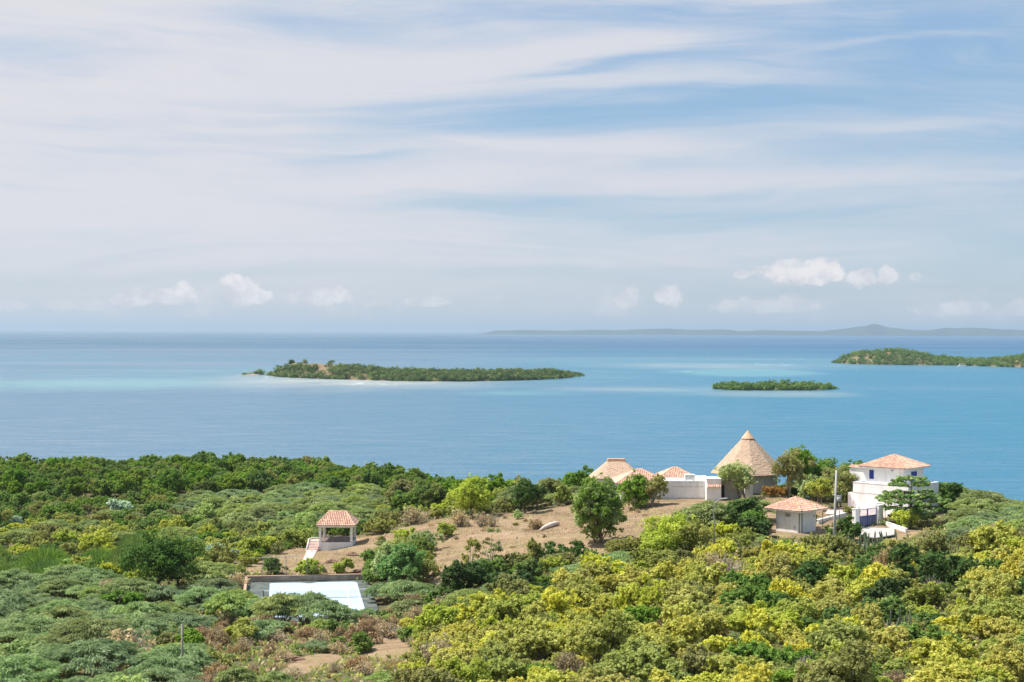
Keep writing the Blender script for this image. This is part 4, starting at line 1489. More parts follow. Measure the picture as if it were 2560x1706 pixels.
def make_gate_area():
    gl, gr = at(2145, 1321, 204), at(2192, 1312, 207)
    d = (gr - gl)
    L_ = math.hypot(d.x, d.y)
    rz = math.atan2(d.y, d.x)
    zb = 19.62
    g = empty('driveway_gate', (gl.x, gl.y, zb), rz)
    tag(g, 'blue steel double gate with faded lower panels between white pillars', 'gate')
    H = 2.28
    for s in (0, 1):
        x0, x1 = s * L_ / 2 + 0.02, (s + 1) * L_ / 2 - 0.02
        leaf = MB()
        for (a, b) in ((x0, x0 + 0.07), (x1 - 0.07, x1)):
            leaf.box(a, b, -0.035, 0.035, 0.05, H)
        for zz in (0.05, 1.22, H - 0.07):
            leaf.box(x0 + 0.072, x1 - 0.072, -0.034, 0.034, zz, zz + (0.15 if zz == 1.22 else 0.07))
        lf = leaf.build('gate_leaf', GATEBLUE, g)
        for i in range(9):
            x = x0 + 0.08 + (x1 - x0 - 0.16) * (i + 0.5) / 9
            MB().box(x - 0.016, x + 0.016, -0.016, 0.016, 1.372, H - 0.072).build('bar', GATEBLUE, lf)
        MB().box(x0 + 0.075, x1 - 0.075, 0.0, 0.02, 0.125, 1.215).build('lower_panel', BLUE_PALE, lf)
        for i in range(3):
            x = x0 + 0.1 + (x1 - x0 - 0.2) * (i + 0.75) / 3.5
            MB().box(x - 0.025, x + 0.025, -0.03, -0.001, 0.125, 1.215).build('bar', GATEBLUE, lf)
    for (nm, xa, xb, h, lab) in (('gate_pillar', -0.95, -0.06, 2.42, 'short white wall pier on the pole side of the blue gate'), ('gate_pillar', L_ + 0.06, L_ + 1.15, 2.5, 'broad white wall pier between blue gate and almond tree')):
        p = empty(nm, (gl.x, gl.y, zb), rz)
        MB().box(xa, xb, -0.28, 0.28, -0.6, h).build('pier', WHITE, p, bevel=0.03)
        MB().box(xa - 0.05, xb + 0.05, -0.33, 0.33, h + 0.002, h + 0.09).build('cap', WHITE_ROOF, p, bevel=0.02)
        tag(p, lab, 'gate pillar')
    MB()
    slab('gate_apron', [(2140, 1322), (2196, 1314), (2236, 1320), (2236, 1338), (2190, 1346), (2150, 1340)], 19.58, CONC, 'pale concrete apron in front of the blue gate', 'pavement')
    slab('driveway', [(2062, 1286), (2070, 1275), (2150, 1264), (2225, 1266), (2225, 1290), (2200, 1302), (2150, 1298), (2110, 1288)], 19.55, PAVE, 'pale pink paved forecourt behind the blue gate', 'pavement')
    slab('red_paving', [(2100, 1276), (2118, 1271), (2150, 1268), (2160, 1272), (2130, 1277)], 19.554, REDPAVE, 'red paved strip on the forecourt', 'pavement', 0.05)
    a, b = at(2044, 1284, 209), at(2135, 1266, 219)
    a.z, b.z = gz(a.x, a.y), gz(b.x, b.y)
    quad_wall('driveway_wall', a, b, 0.55, 0.75, 0.3, WHITE, 'low white wall rising from the shed to the two-storey house')
    a, b = at(2216, 1314, 206.5), at(2266, 1330, 200)
    quad_wall('retaining_wall', a, b, 0.35, 0.3, 0.28, WHITE, 'low weathered white wall running downhill from the gate pier')
    # fence posts and wires
    f = empty('wire_fence', (0, 0, 0))
    tag(f, 'thin dark wire fence posts across the yard round the shed and gate', 'fence')
    tops = []
    for (px, py0, py1, dd) in ((2057, 1341, 1280, 197), (2099, 1300, 1278, 207), (2134, 1300, 1274, 204.5), (2213, 1314, 1256, 205), (2239, 1312, 1284, 205.5), (2318, 1300, 1262, 207), (2366, 1304, 1266, 207)):
        t = at(px, py1, dd)
        zb_ = gz(t.x, t.y)
        MB().cyl(t.x, t.y, zb_ - 0.3, t.z, 0.05, 0.045, 8).build('post', DARK, f)
        tops.append(t)
    wr = MB()
    for i in range(3, 6):
        for fr in (0.35, 0.65, 0.97):
            P_ = []
            for t in (tops[i], tops[i + 1]):
                zb_ = gz(t.x, t.y)
                P_.append((t.x, t.y, zb_ + (min(t.z, zb_ + 2.2) - zb_) * fr))
            wr.tube(P_, [0.008] * 2, 3)
    wr.build('wire', DARK, f)['kind'] = 'stuff'


make_gate_area()


# ------------------------------------------------------------------ thatched round house and main house
def make_round_house():
    root = empty('round_house', (37.75, 250, 19.7))
    tag(root, 'tall conical thatched round house with grey walls facing the sea', 'house')
    K = 9
    def outl(t, f):
        R = 6.0 * (1 - f) ** 0.98 + 0.05
        a = t * 2 * math.pi
        # softly faceted like a roof on straight rafters
        q = (a + 0.2) % (2 * math.pi / K) - math.pi / K
        fac = 0.965 * math.cos(math.pi / K) / math.cos(q) + 0.035
        return R * fac * math.cos(a), R * fac * math.sin(a)
    rf = thatch_roof(root, outl, 34, 2.95, 9.2, 2, thick=0.04)
    cap = MB()
    cap.tube([(0, 0, 8.28), (0, 0, 8.36), (0, 0, 9.65)], [1.02, 1.06, 0.03], 18)
    cap.build('roof_cap', THATCH_CAP, rf)
    MB().tube([(0, 0, 8.05), (0, 0, 8.3)], [1.12, 1.02], 18, cap=False).build('cap_band', BARK, rf, True)
    ring = []
    n = 32
    for i in range(n):
        a0, a1 = 2 * math.pi * i / n, 2 * math.pi * (i + 1) / n
        am = math.degrees((a0 + a1) / 2) % 360
        if 330 < am or am < 30 or 60 < am < 120:
            continue              # open towards the sea
        ring.append((a0, a1))
    w = None
    last = None
    for a0, a1 in ring:
        if w is None or abs(a0 - last) > 1e-6:
            if w is not None:
                w.build('wall', GREYWALL, root)
            w = MB()
        last = a1
        w.prism([(4.75 * math.cos(a0), 4.75 * math.sin(a0)), (4.75 * math.cos(a1), 4.75 * math.sin(a1)), (4.5 * math.cos(a1), 4.5 * math.sin(a1)), (4.5 * math.cos(a0), 4.5 * math.sin(a0))], -0.8, 3.6)
    w.build('wall', GREYWALL, root)
    for a in (-22, 0, 22, 68, 90, 112):
        c = math.radians(a)
        MB().cyl(4.6 * math.cos(c), 4.6 * math.sin(c), -0.4, 3.4, 0.14, 0.14, 10).build('column', WHITE, root)
    MB().cyl(0, 0, -0.4, 0.05, 4.9, 4.9, 40).build('floor', FLOOR, root)
    d = MB().box(-0.45, 0.45, -0.04, 0.04, 0.0, 2.05, Matrix.Translation((-3.55, -3.16, 0.0)) @ Matrix.Rotation(math.radians(-48), 4, 'Z')).build('door', VOID, root)
    fin = empty('fin_wall', tuple(at(1872, 1238, 240.5)))
    b = MB()
    b.add([(-0.66, -0.15, -0.6), (0.62, -0.15, -0.6), (0.62, 0.15, -0.6), (-0.66, 0.15, -0.6), (-0.66, -0.15, 1.95), (0.62, -0.15, 2.55), (0.62, 0.15, 2.55), (-0.66, 0.15, 1.95)],
          [(3, 2, 1, 0), (4, 5, 6, 7), (0, 1, 5, 4), (1, 2, 6, 5), (2, 3, 7, 6), (3, 0, 4, 7)])
    b.build('wall_body', WHITE, fin, bevel=0.03)
    tag(fin, 'white slanted fin wall standing before the conical thatched house', 'wall')


make_round_house()


def make_main_house():
    zb = 19.7
    root = empty('main_house', (26.5, 242.5, zb))
    tag(root, 'long low white house with flat roof between the thatched roofs', 'house')
    x0, x1 = 22.0 - 26.5, 30.6 - 26.5
    MB().box(x0, x1, -4.5, 4.5, -0.8, 2.42).build('wall', WHITE, root, bevel=0.04)
    MB().box(x0 + 0.25, x1 - 0.25, -4.25, 4.25, 2.421, 2.47).build('flat_roof', WHITE_ROOF, root)
    pr = MB()
    for (a, b, c, d) in ((x0, x1, -4.5, -4.25), (x0, x1, 4.25, 4.5), (x0, x0 + 0.25, -4.248, 4.248), (x1 - 0.25, x1, -4.248, 4.248)):
        pr.box(a, b, c, d, 2.422, 2.68)
    pr.build('parapet', WHITE, root, bevel=0.04)
    MB().box(x0 + 2.6, x1 - 0.3, -4.53, -4.501, 1.75, 1.80).build('string_course', CONC, root)
    MB().box(x0 + 3.3, x1 - 1.2, -4.62, -4.501, -0.3, 0.10).build('base_step', CONC, root)
    # entrance block on the right
    e0, e1 = 29.45 - 26.5, 31.65 - 26.5
    MB().box(e0, e1, -6.5, -3.2, -0.8, 3.12).build('entrance_block', WHITE, root, bevel=0.04)
    MB().box(e0 - 0.04, e1 + 0.04, -6.54, -3.16, 3.122, 3.2).build('coping', WHITE_ROOF, root)
    rng = random.Random(9)
    t = MB()
    tile_face(t, (e0, -6.95, 1.98), (e1, -6.95, 1.98), (e1, -6.5, 2.33), (e0, -6.5, 2.33), rng=rng)
    t.build('canopy_tiles', TILE, root, True)['kind'] = 'stuff'
    bd = MB()
    bd.add([(e0, -6.92, 1.93), (e1, -6.92, 1.93), (e1, -6.501, 2.30), (e0, -6.501, 2.30), (e0, -6.501, 1.93), (e1, -6.501, 1.93)], [(0, 1, 2, 3), (0, 4, 5, 1), (0, 3, 4), (1, 5, 2)])
    bd.build('canopy', WHITE, root)
    # grey link wall with dark doorway towards the round house
    MB().box(e1 + 0.002, e1 + 3.4, -4.2, -3.9, -0.8, 2.6).build('link_wall', GREYWALL, root)
    MB().box(e1 + 0.35, e1 + 0.80, -4.24, -4.202, 0.0, 2.0).build('doorway', VOID, root)
    # hip roof behind the flat one
    MB().box(-3.1, 2.1, 4.502, 8.2, -0.5, 2.45).build('rear_wall', WHITE, root)
    tiled_hip_roof(root, 2.75, 2.6, 2.50, 1.32, 0.25, 21, -0.55, 5.4, 0.1)
    # left wing with its own tiled roof
    MB().box(-9.8, -4.502, -3.6, 3.0, -0.8, 2.15).build('left_wing', WHITE, root, bevel=0.03)
    tiled_hip_roof(root, 3.95, 4.2, 2.20, 1.85, 0.3, 23, -6.7, -0.9, 0.1)
    ac = empty('roof_condenser', (26.5 + 0.85, 242.5 - 2.4, zb + 2.47))
    tag(ac, 'white air conditioning condenser on the flat roof beside the tile roof', 'air conditioner')
    MB().box(-0.8, 0.8, -0.45, 0.45, 0.14, 1.02).build('casing', WHITE_ROOF, ac, bevel=0.03)
    gr = MB()
    for i in range(6):
        gr.box(-0.72, 0.72, -0.475, -0.451, 0.24 + i * 0.12, 0.29 + i * 0.12)
    gr.build('grille', CONC, ac)['kind'] = 'stuff'
    for sx in (-0.6, 0.6):
        MB().box(sx - 0.08, sx + 0.08, -0.4, 0.4, 0.0, 0.138).build('foot', DARK, ac)

    h = empty('thatched_hut', (16.75, 250.5, 19.3))
    tag(h, 'lower white hut with flat-topped hipped thatch roof', 'hut')
    def outl(t, f):
        # rounded rectangle shrinking to a ridge along x
        hx, hy = 4.2 * (1 - f) + 1.15 * f, 3.7 * (1 - f) + 0.06
        a = t * 2 * math.pi
        c, s = math.cos(a), math.sin(a)
        p = 5.0
        r = (abs(c / hx) ** p + abs(s / hy) ** p) ** (-1 / p)
        return r * c, r * s
    rf = thatch_roof(h, outl, 17, 2.55, 5.25, 6, thick=0.045)
    MB().prism(rounded(1.45, 0.42, 0.2), 4.72, 5.42).build('ridge_cap', THATCH_CAP, rf, bevel=0.05)
    MB().prism(rounded(3.5, 3.0, 0.3), -0.8, 2.75).build('wall', WHITE, h)
    a, b = at(1384, 1264, 246), at(1416, 1262, 246)
    a.z, b.z = gz(a.x, a.y), gz(b.x, b.y)
    quad_wall('garden_wall', a, b, 1.35, 1.55, 0.3, WHITE, 'short white garden wall half hidden behind the tall pale tree')


make_main_house()


# ------------------------------------------------------------------ poles, log, rocks
def make_poles():
    p0, p1 = at(2084, 1384, 190), at(2091, 1178, 190)
    o = empty('utility_pole', tuple(p0))
    tag(o, 'tall grey concrete utility pole with transformer beside the shed', 'utility pole')
    d = p1 - p0
    MB().tube([(0, 0, -0.8), tuple(d * 0.5), tuple(d)], [0.21, 0.16, 0.11], 12).build('pole', POLE, o, True)
    tz = at(2094, 1257, 190).z - p0.z
    q = d * (tz / d.z)
    tf = MB().cyl(q.x + 0.42, q.y - 0.1, tz, tz + 0.72, 0.30, 0.30, 18).build('transformer', POLE, o, True)
    MB().cyl(q.x + 0.42, q.y - 0.1, tz + 0.721, tz + 0.78, 0.33, 0.31, 18).build('lid', POLE, tf, True)
    MB().box(q.x - 0.35, q.x + 0.85, q.y - 0.05, q.y + 0.05, tz + 0.79, tz + 0.88).build('crossarm', CONC, o)
    for k in (-0.1, 0.12):
        MB().cyl(q.x + 0.42 + k, q.y - 0.1, tz + 0.89, tz + 1.1, 0.04, 0.03, 8).build('insulator', DARK, o)
    zt = d.z * 0.93
    MB().box(d.x * 0.93 - 0.05, d.x * 0.93 + 0.35, -0.06, 0.06, zt, zt + 0.14).build('bracket', CONC, o)

    b = at(1787, 1378, 186)
    b.z = gz(b.x, b.y)
    o = empty('street_lamp', tuple(b))
    tag(o, 'slim grey lamp post with curved arm rising from the scrub', 'street lamp')
    tops = [at(1785, 1300, 186) - b, at(1784, 1275, 186) - b, at(1787, 1262, 186) - b, at(1794, 1254, 186) - b, at(1804, 1249, 186) - b]
    MB().tube([(0, 0, -0.5)] + [tuple(t) for t in tops], [0.085, 0.07, 0.06, 0.055, 0.05, 0.045], 10).build('pole', STEEL, o, True)
    t = tops[-1]
    hd = MB()
    hd.add([(t.x - 0.1, t.y - 0.14, t.z - 0.05), (t.x + 0.72, t.y - 0.12, t.z + 0.02), (t.x + 0.72, t.y + 0.12, t.z + 0.02), (t.x - 0.1, t.y + 0.14, t.z - 0.05),
            (t.x - 0.1, t.y - 0.10, t.z + 0.08), (t.x + 0.66, t.y - 0.08, t.z + 0.13), (t.x + 0.66, t.y + 0.08, t.z + 0.13), (t.x - 0.1, t.y + 0.10, t.z + 0.08)],
           [(3, 2, 1, 0), (4, 5, 6, 7), (0, 1, 5, 4), (1, 2, 6, 5), (2, 3, 7, 6), (3, 0, 4, 7)])
    hd.build('lamp_head', POLE, o, bevel=0.02)

    t = at(456, 1564, 140)
    zb = gz(t.x, t.y)
    o = empty('wooden_pole', (t.x, t.y, zb))
    tag(o, 'bare weathered wooden pole standing in the thorn scrub', 'pole')
    MB().tube([(0.05, 0, -0.5), (0, 0, (t.z - zb) * 0.5), (-0.03, 0, t.z - zb)], [0.12, 0.10, 0.085], 9).build('pole', WOODPOLE, o, True)
    MB().cyl(-0.03, 0, t.z - zb + 0.001, t.z - zb + 0.05, 0.095, 0.06, 9).build('cap', STEEL, o, True)

    # bleached fallen trunk on the clearing
    a, c = at(1350, 1326, 219), at(1397, 1313, 222)
    a.z, c.z = gz(a.x, a.y), gz(c.x, c.y)
    o = empty('fallen_trunk', tuple(a))
    tag(o, 'bleached fallen tree trunk lying on the bare brown slope', 'log')
    e = c - a
    MB().tube([(0, 0, 0.12), tuple(e * 0.2 + Vector((0, 0.1, 0.3))), tuple(e * 0.55 + Vector((0, 0, 0.42))), tuple(e * 0.85 + Vector((0, 0, 0.40))), tuple(e + Vector((0, 0, 0.25)))], [0.16, 0.27, 0.36, 0.33, 0.22], 10).build('log', LOGM, o, True)
    m = e * 0.3
    MB().tube([(m.x, m.y, 0.3), (m.x + 0.1, m.y - 0.35, 0.1), (m.x + 0.12, m.y - 0.5, -0.1)], [0.1, 0.07, 0.05], 6).build('branch_stub', LOGM, o, True)
    m = e * 0.93
    MB().tube([(m.x, m.y, 0.3), (m.x + 0.25, m.y - 0.2, 0.12), (m.x + 0.3, m.y - 0.3, -0.1)], [0.1, 0.08, 0.05], 6).build('branch_stub', LOGM, o, True)
    s = hit(1172, 1319)
    o = empty('dead_stump', tuple(s))
    tag(o, 'small bleached twisted stump on the bare slope', 'stump')
    MB().tube([(0, 0, -0.2), (-0.05, 0, 0.4), (-0.15, 0, 0.75), (-0.35, 0, 1.1)], [0.14, 0.11, 0.09, 0.05], 7).build('stem', LOGM, o, True)
    MB().tube([(-0.1, 0, 0.6), (0.2, 0, 0.35), (0.45, 0, 0.05), (0.5, 0, -0.1)], [0.08, 0.07, 0.06, 0.05], 6).build('branch', BARK, o, True)
    MB().tube([(-0.05, 0, 0.5), (0.1, -0.2, 0.2), (0.15, -0.3, -0.1)], [0.07, 0.06, 0.05], 6).build('branch', BARK, o, True)

    rng = np.random.default_rng(77)
    for (px, py, r, hgt, lab) in ((830, 1408, 1.1, 0.55, 'dark rusty rock ledge below the pavilion'), (862, 1400, 0.7, 0.4, 'small rusty rock between the ledge and the green trees'), (882, 1391, 1.0, 0.6, 'reddish rock outcrop against the green trees by the pavilion'),
                                  (908, 1431, 1.3, 0.6, 'dark red rock bank above the court wall'), (730, 1652, 1.5, 0.6, 'dark rock bank on the bare patch at the lower edge'), (1905, 1322, 0.8, 0.5, 'dark rock pile beside the shed'), (1180, 1356, 0.6, 0.25, 'low brown rock on the bare slope')):
        s = hit(px, py)
        n, k = 7, 12
        vs, fs = [], []
        for i in range(n):
            ph = math.pi * 0.5 * i / (n - 1)
            for j in range(k):
                th = 2 * math.pi * j / k
                q = 1 + 0.28 * rng.normal()
                q = max(0.6, min(1.35, q))
                vs.append((r * math.cos(ph) * math.cos(th) * q, 0.55 * r * math.cos(ph) * math.sin(th) * q, hgt * math.sin(ph) * (0.8 + 0.3 * rng.random()) - 0.15))
        for i in range(n - 1):
            for j in range(k):
                fs.append((i * k + j, i * k + (j + 1) % k, (i + 1) * k + (j + 1) % k, (i + 1) * k + j))
        b = MB().add(vs, fs)
        o = b.build('rock', ROCK)
        o.location = s
        tag(o, lab, 'rock')


make_poles()

# ------------------------------------------------------------------ islands
def bump_mesh(xs, ys_rows, Z, mat, name):
    nx = len(xs)
    V = []
    for r, row in enumerate(ys_rows):
        for j in range(nx):
            V.append((xs[j] if np.ndim(xs[j]) == 0 else xs[j], row[j], Z[r][j]))
    i = (np.arange(len(ys_rows) - 1)[:, None] * nx + np.arange(nx - 1)[None, :]).ravel()
    return quadmesh(name, V, np.c_[i, i + 1, i + nx + 1, i + nx], [mat], smooth=True)


def island_mat(name, rock, scrub):
    mt, g = new_mat(name)
    p = g.n('ShaderNodeNewGeometry').outputs['Position']
    n = g.noise(p, 0.06, 5, 0.65)
    n2 = g.noise(p, 0.16, 5, 0.65)
    c = g.mix(g.ss(n, 0.42, 0.58), rock, scrub)
    c = g.mix(g.ss(n2, 0.52, 0.66, 0, 0.75), c, (0.10, 0.10, 0.045))
    out(g, g.n('ShaderNodeBsdfDiffuse', {'Color': c}).outputs[0])
    return mt


headland_ref = [None]


def make_island(shore, crest, depth, seed, label, veg_label, veg_from=0.0, tree_h=6.0, tree_r=4.2, spacing=5.2, leaf='mangrove', bare=None, nleaf=70):
    """shore: px, py of the near waterline; crest: px, ground height in metres"""
    rng = np.random.default_rng(seed)
    px0, px1 = shore[0][0], shore[-1][0]
    n = 60
    P_ = np.linspace(px0, px1, n)
    sy = np.interp(P_, [s[0] for s in shore], [s[1] for s in shore])
    hy = HY + ROLL * (P_ - CX)
    d = CAMZ * F / (sy - hy)
    top = np.interp(P_, [c[0] for c in crest], [c[1] for c in crest])
    endt = np.clip(np.minimum(np.arange(n), n - 1 - np.arange(n)) / 5.0, 0, 1) ** 0.6
    T = np.linspace(0, 1, 13)
    rows, X, Z = [], [], []
    V = []
    for t in T:
        for j in range(n):
            y = d[j] + 4 + depth * (0.5 - 0.5 * endt[j]) + depth * endt[j] * t
            prof = math.sin(math.pi * min(1, t * 1.02)) ** 0.7
            z = -1.2 + (top[j] + 1.2) * prof * endt[j] + (0.5 * math.sin(j * 1.7 + t * 9) * prof if 0 < t < 1 else 0)
            V.append(((P_[j] - CX) / F * y, y, z))
    V = np.array(V)
    i = (np.arange(12)[:, None] * n + np.arange(n - 1)[None, :]).ravel()
    me = quadmesh('island', V, np.c_[i, i + 1, i + n + 1, i + n], [island_mat('island_soil_%d' % seed, (0.24, 0.175, 0.115), (0.19, 0.15, 0.08))], smooth=True)
    o = link(bpy.data.objects.new('island', me))
    tag(o, label, 'island', kind='structure')
    # the wood that covers it: clumps of leaves, one canopy
    G_ = V.reshape(13, n, 3)
    C, R, K = [], [], []
    W = (px1 - px0) / F * d.mean()
    cnt = int(W * depth / spacing ** 2)
    for _ in range(cnt):
        a, t = rng.random() * (n - 1), 0.93 * rng.random() ** 1.25
        j = int(a)
        f = a - j
        q = t * 12
        r = int(q)
        p = (G_[r, j] * (1 - f) + G_[r, j + 1] * f) * (1 - (q - r)) + (G_[r + 1, j] * (1 - f) + G_[r + 1, j + 1] * f) * (q - r)
        u = a / (n - 1)
        if bare is not None and bare(u, t, p, rng):
            continue
        e = min(1.0, 0.45 + 4 * min(u, 1 - u) * 3)
        h = tree_h * e * (0.65 + 0.5 * rng.random())
        if bare is headland_ref[0] and u < 0.28:
            h *= 0.7
        k0 = max(p[2], 0.0)
        if t < 0.10:
            p = p - np.array([0, 3.5, 0])      # mangroves stand out into the water
        base = np.array([p[0], p[1], k0 + h * 0.5])
        for _k in range(4):
            rr = tree_r * (0.35 + 0.35 * rng.random())
            C.append(base + rng.normal(size=3) * np.array([tree_r * 0.45, tree_r * 0.45, h * 0.16]))
            R.append((rr, rr, min(rr * 0.75, h * 0.45)))
            K.append(rng.random())
        C.append(np.array([p[0], p[1], k0 + h * 0.22]))
        R.append((tree_r * 0.6, tree_r * 0.6, h * 0.3))
        K.append(rng.random() * 0.4)
    C, R, K = np.array(C), np.array(R), np.array(K)
    Vq, Q, tt = leaf_quads(rng, C, R, K, nleaf * len(C) // 5, 0.95, 1.4, 0.35, 0.6, jit=0.5)
    Vq[:, 2] = np.maximum(Vq[:, 2], 0.15)
    o = link(bpy.data.objects.new('mangrove_wood', quadmesh('mangrove_wood', Vq, Q, [L[leaf]], None, tt)))
    tag(o, veg_label, 'mangrove', kind='stuff')


def headland(u, t, p, rng):
    return u < 0.28 and t > 0.24 and rng.random() < (0.95 if u < 0.24 else 0.5)


headland_ref[0] = headland
make_island([(668, 943), (720, 946), (800, 949), (1000, 955), (1150, 956), (1300, 953), (1400, 949), (1446, 944)],
            [(668, 5), (685, 12), (760, 13.5), (830, 13), (900, 9), (960, 5.5), (1100, 5.2), (1300, 4.6), (1446, 3.2)], 62, 41,
            'long low island with a bare brown headland at one end', 'dense green mangroves along the long low island', bare=headland, tree_h=5.8, tree_r=5.2, spacing=4.4, nleaf=130)
make_island([(1789, 976), (1850, 978), (1950, 978), (2040, 978), (2080, 976)], [(1789, 0.6), (1860, 1.5), (1960, 2.0), (2060, 0.8)], 26, 43,
            'tiny islet close to the thatched houses', 'rounded green mangroves covering the tiny islet', tree_h=5.8, tree_r=4.2, spacing=3.8, nleaf=130)


def steep(u, t, p, rng):
    return u < 0.10 and t > 0.1 and rng.random() < 0.6 or rng.random() < 0.12


make_island([(2082, 911), (2200, 914), (2400, 916), (2560, 921), (2760, 930)],
            [(2082, 3), (2105, 11), (2150, 15), (2230, 18.5), (2300, 14), (2350, 8), (2400, 6), (2450, 5), (2500, 8), (2560, 13), (2650, 20), (2760, 14)], 120, 47,
            'larger hilly green island at the far right', 'green trees covering the larger hilly island', bare=steep, tree_h=6.0, tree_r=4.6, spacing=5.6, nleaf=90)


def island_extras():
    # the low rock off the headland
    q = at(625, 941, 1590)
    rng = np.random.default_rng(8)
    C, R = [], []
    for px, h, r in ((612, 2.2, 3.5), (625, 2.5, 4), (640, 4.0, 4), (650, 6.0, 5), (655, 5.5, 4.5)):
        p = at(px, 940, 1585)
        C.append((p.x, p.y, h * 0.5)); R.append((r, r, h * 0.55))
    C, R = np.array(C), np.array(R)
    V, Q, t = leaf_quads(rng, C, R, rng.random(len(C)), 700, 0.95, 1.4)
    V[:, 2] = np.maximum(V[:, 2], 0.1)
    b = MB()
    vs, fs = [], []
    k = 14
    for i, (rr, z) in enumerate(((12, -0.8), (10, 0.5), (6, 1.2), (0.5, 1.6))):
        for j in range(k):
            th = 2 * math.pi * j / k
            vs.append((rr * math.cos(th) * (1 + 0.2 * rng.normal()), 0.5 * rr * math.sin(th), z))
    for i in range(3):
        for j in range(k):
            fs.append((i * k + j, i * k + (j + 1) % k, (i + 1) * k + (j + 1) % k, (i + 1) * k + j))
    o = b.add(vs, fs).build('islet_rock', ISLEROCK)
    p = at(634, 941, 1585)
    o.location = (p.x, p.y, 0)
    tag(o, 'dark rocky islet off the brown headland', 'rock')
    o = link(bpy.data.objects.new('islet_bush', quadmesh('islet_bush', V, Q, [L['mangrove']], None, t)))
    tag(o, 'green bushes on the rocky islet off the headland', 'shrub')
    m = tree_meshes(301, 'dark', 4.2, 6.5, 1.2, n=900, size=0.9)
    for px, py, s, lab in ((729, 913, 1.0, 'windblown tree standing highest on the brown headland'), (752, 916, 0.72, 'smaller round tree on the brown headland skyline')):
        p = at(px, py, 1560)
        put_tree('headland_tree', m, (p.x, p.y, p.z - 2.0), lab, 0.4, s, 'trees on the headland')
    # boats
    p = at(2404, 917.5, 2120)
    bt = empty('motor_boat', (p.x, p.y, 0), 0.1)
    tag(bt, 'white motor yacht moored off the larger island', 'boat')
    h = MB()
    st = [(-5.2, 1.5, 0.9), (-4, 1.7, 1.0), (0, 1.8, 1.2), (3.5, 1.3, 1.5), (5.6, 0.1, 1.9)]
    vs = []
    for x, w, z in st:
        vs += [(x, -w * 0.6, -0.3), (x, w * 0.6, -0.3), (x, w, z), (x, -w, z)]
    fs = [(3, 2, 1, 0)]
    for i in range(4):
        a, c = i * 4, i * 4 + 4
        fs += [(a + j, a + (j + 1) % 4, c + (j + 1) % 4, c + j) for j in range(4)]
    h.add(vs, fs).build('hull', BOATW, bt)
    MB().box(-3.4, 1.8, -1.2, 1.2, 1.1, 2.3).build('cabin', BOATW, bt, bevel=0.15)
    MB().box(-2.9, 1.2, -1.22, 1.22, 1.7, 2.05).build('window', DARK, bt)
    MB().box(-2.6, 0.8, -1.1, 1.1, 3.3, 3.45).build('hardtop', BOATW, bt, bevel=0.04)
    MB().cyl(0.2, 0, 2.3, 3.3, 0.08, 0.08, 8).build('mast', STEEL, bt)
    MB().cyl(-2.2, 0, 2.3, 3.3, 0.08, 0.08, 8).build('mast', STEEL, bt)
    p = at(2437, 918.0, 2110)
    bt = empty('skiff', (p.x, p.y, 0), 0.05)
    tag(bt, 'low white skiff lying beside the motor yacht', 'boat')
    h = MB()
    vs = []
    for x, w, z in [(-3.4, 0.9, 0.6), (-1, 1.1, 0.6), (2, 0.9, 0.75), (3.6, 0.1, 1.0)]:
        vs += [(x, -w * 0.6, -0.2), (x, w * 0.6, -0.2), (x, w, z), (x, -w, z)]
    fs = [(3, 2, 1, 0)]
    for i in range(3):
        a, c = i * 4, i * 4 + 4
        fs += [(a + j, a + (j + 1) % 4, c + (j + 1) % 4, c + j) for j in range(4)]
    h.add(vs, fs).build('hull', BOATW, bt)
    MB().box(-1.0, 0.4, -0.6, 0.6, 0.6, 1.2).build('console', BOATW, bt)
    p = at(1765, 870, 4600)
    bt = empty('sailing_boat', (p.x, p.y, 0), 0.3)
    tag(bt, 'far dark sailing boat out beyond the reef', 'boat')
    h = MB()
    vs = []
    for x, w, z in [(-5, 1.4, 1.0), (-1, 1.7, 1.0), (3, 1.2, 1.2), (6, 0.1, 1.5)]:
        vs += [(x, -w * 0.6, -0.3), (x, w * 0.6, -0.3), (x, w, z), (x, -w, z)]
    h.add(vs, fs).build('hull', BOATW, bt)
    bt.scale = (0.7, 0.7, 0.7)
    MB().cyl(0.5, 0, 1.0, 14, 0.12, 0.08, 8).build('mast', STEEL, bt)
    s = MB()
    s.add([(0.3, 0.03, 2.2), (-4.6, 0.5, 2.2), (-2.2, 0.45, 7.5), (0.4, 0.03, 13.4), (0.3, -0.03, 2.2), (-4.6, 0.44, 2.2), (-2.2, 0.39, 7.5), (0.4, -0.03, 13.4)],
          [(0, 1, 2, 3), (7, 6, 5, 4), (0, 4, 5, 1), (1, 5, 6, 2), (2, 6, 7, 3)])
    s.build('sail', plain('grey_sail', (0.28, 0.30, 0.33), 0.8, 0.2, 0.05), bt)


island_extras()


# ------------------------------------------------------------------ single trees and shrubs one can point at
TAKEN = []      # x, y, radius that the scatter keeps free


def base_at(px, py, d=None):
    if d is None:
        h = hit(px, py)
        return h
    a, _ = ray(px, py)
    return Vector((a * d, d, gz(a * d, d)))


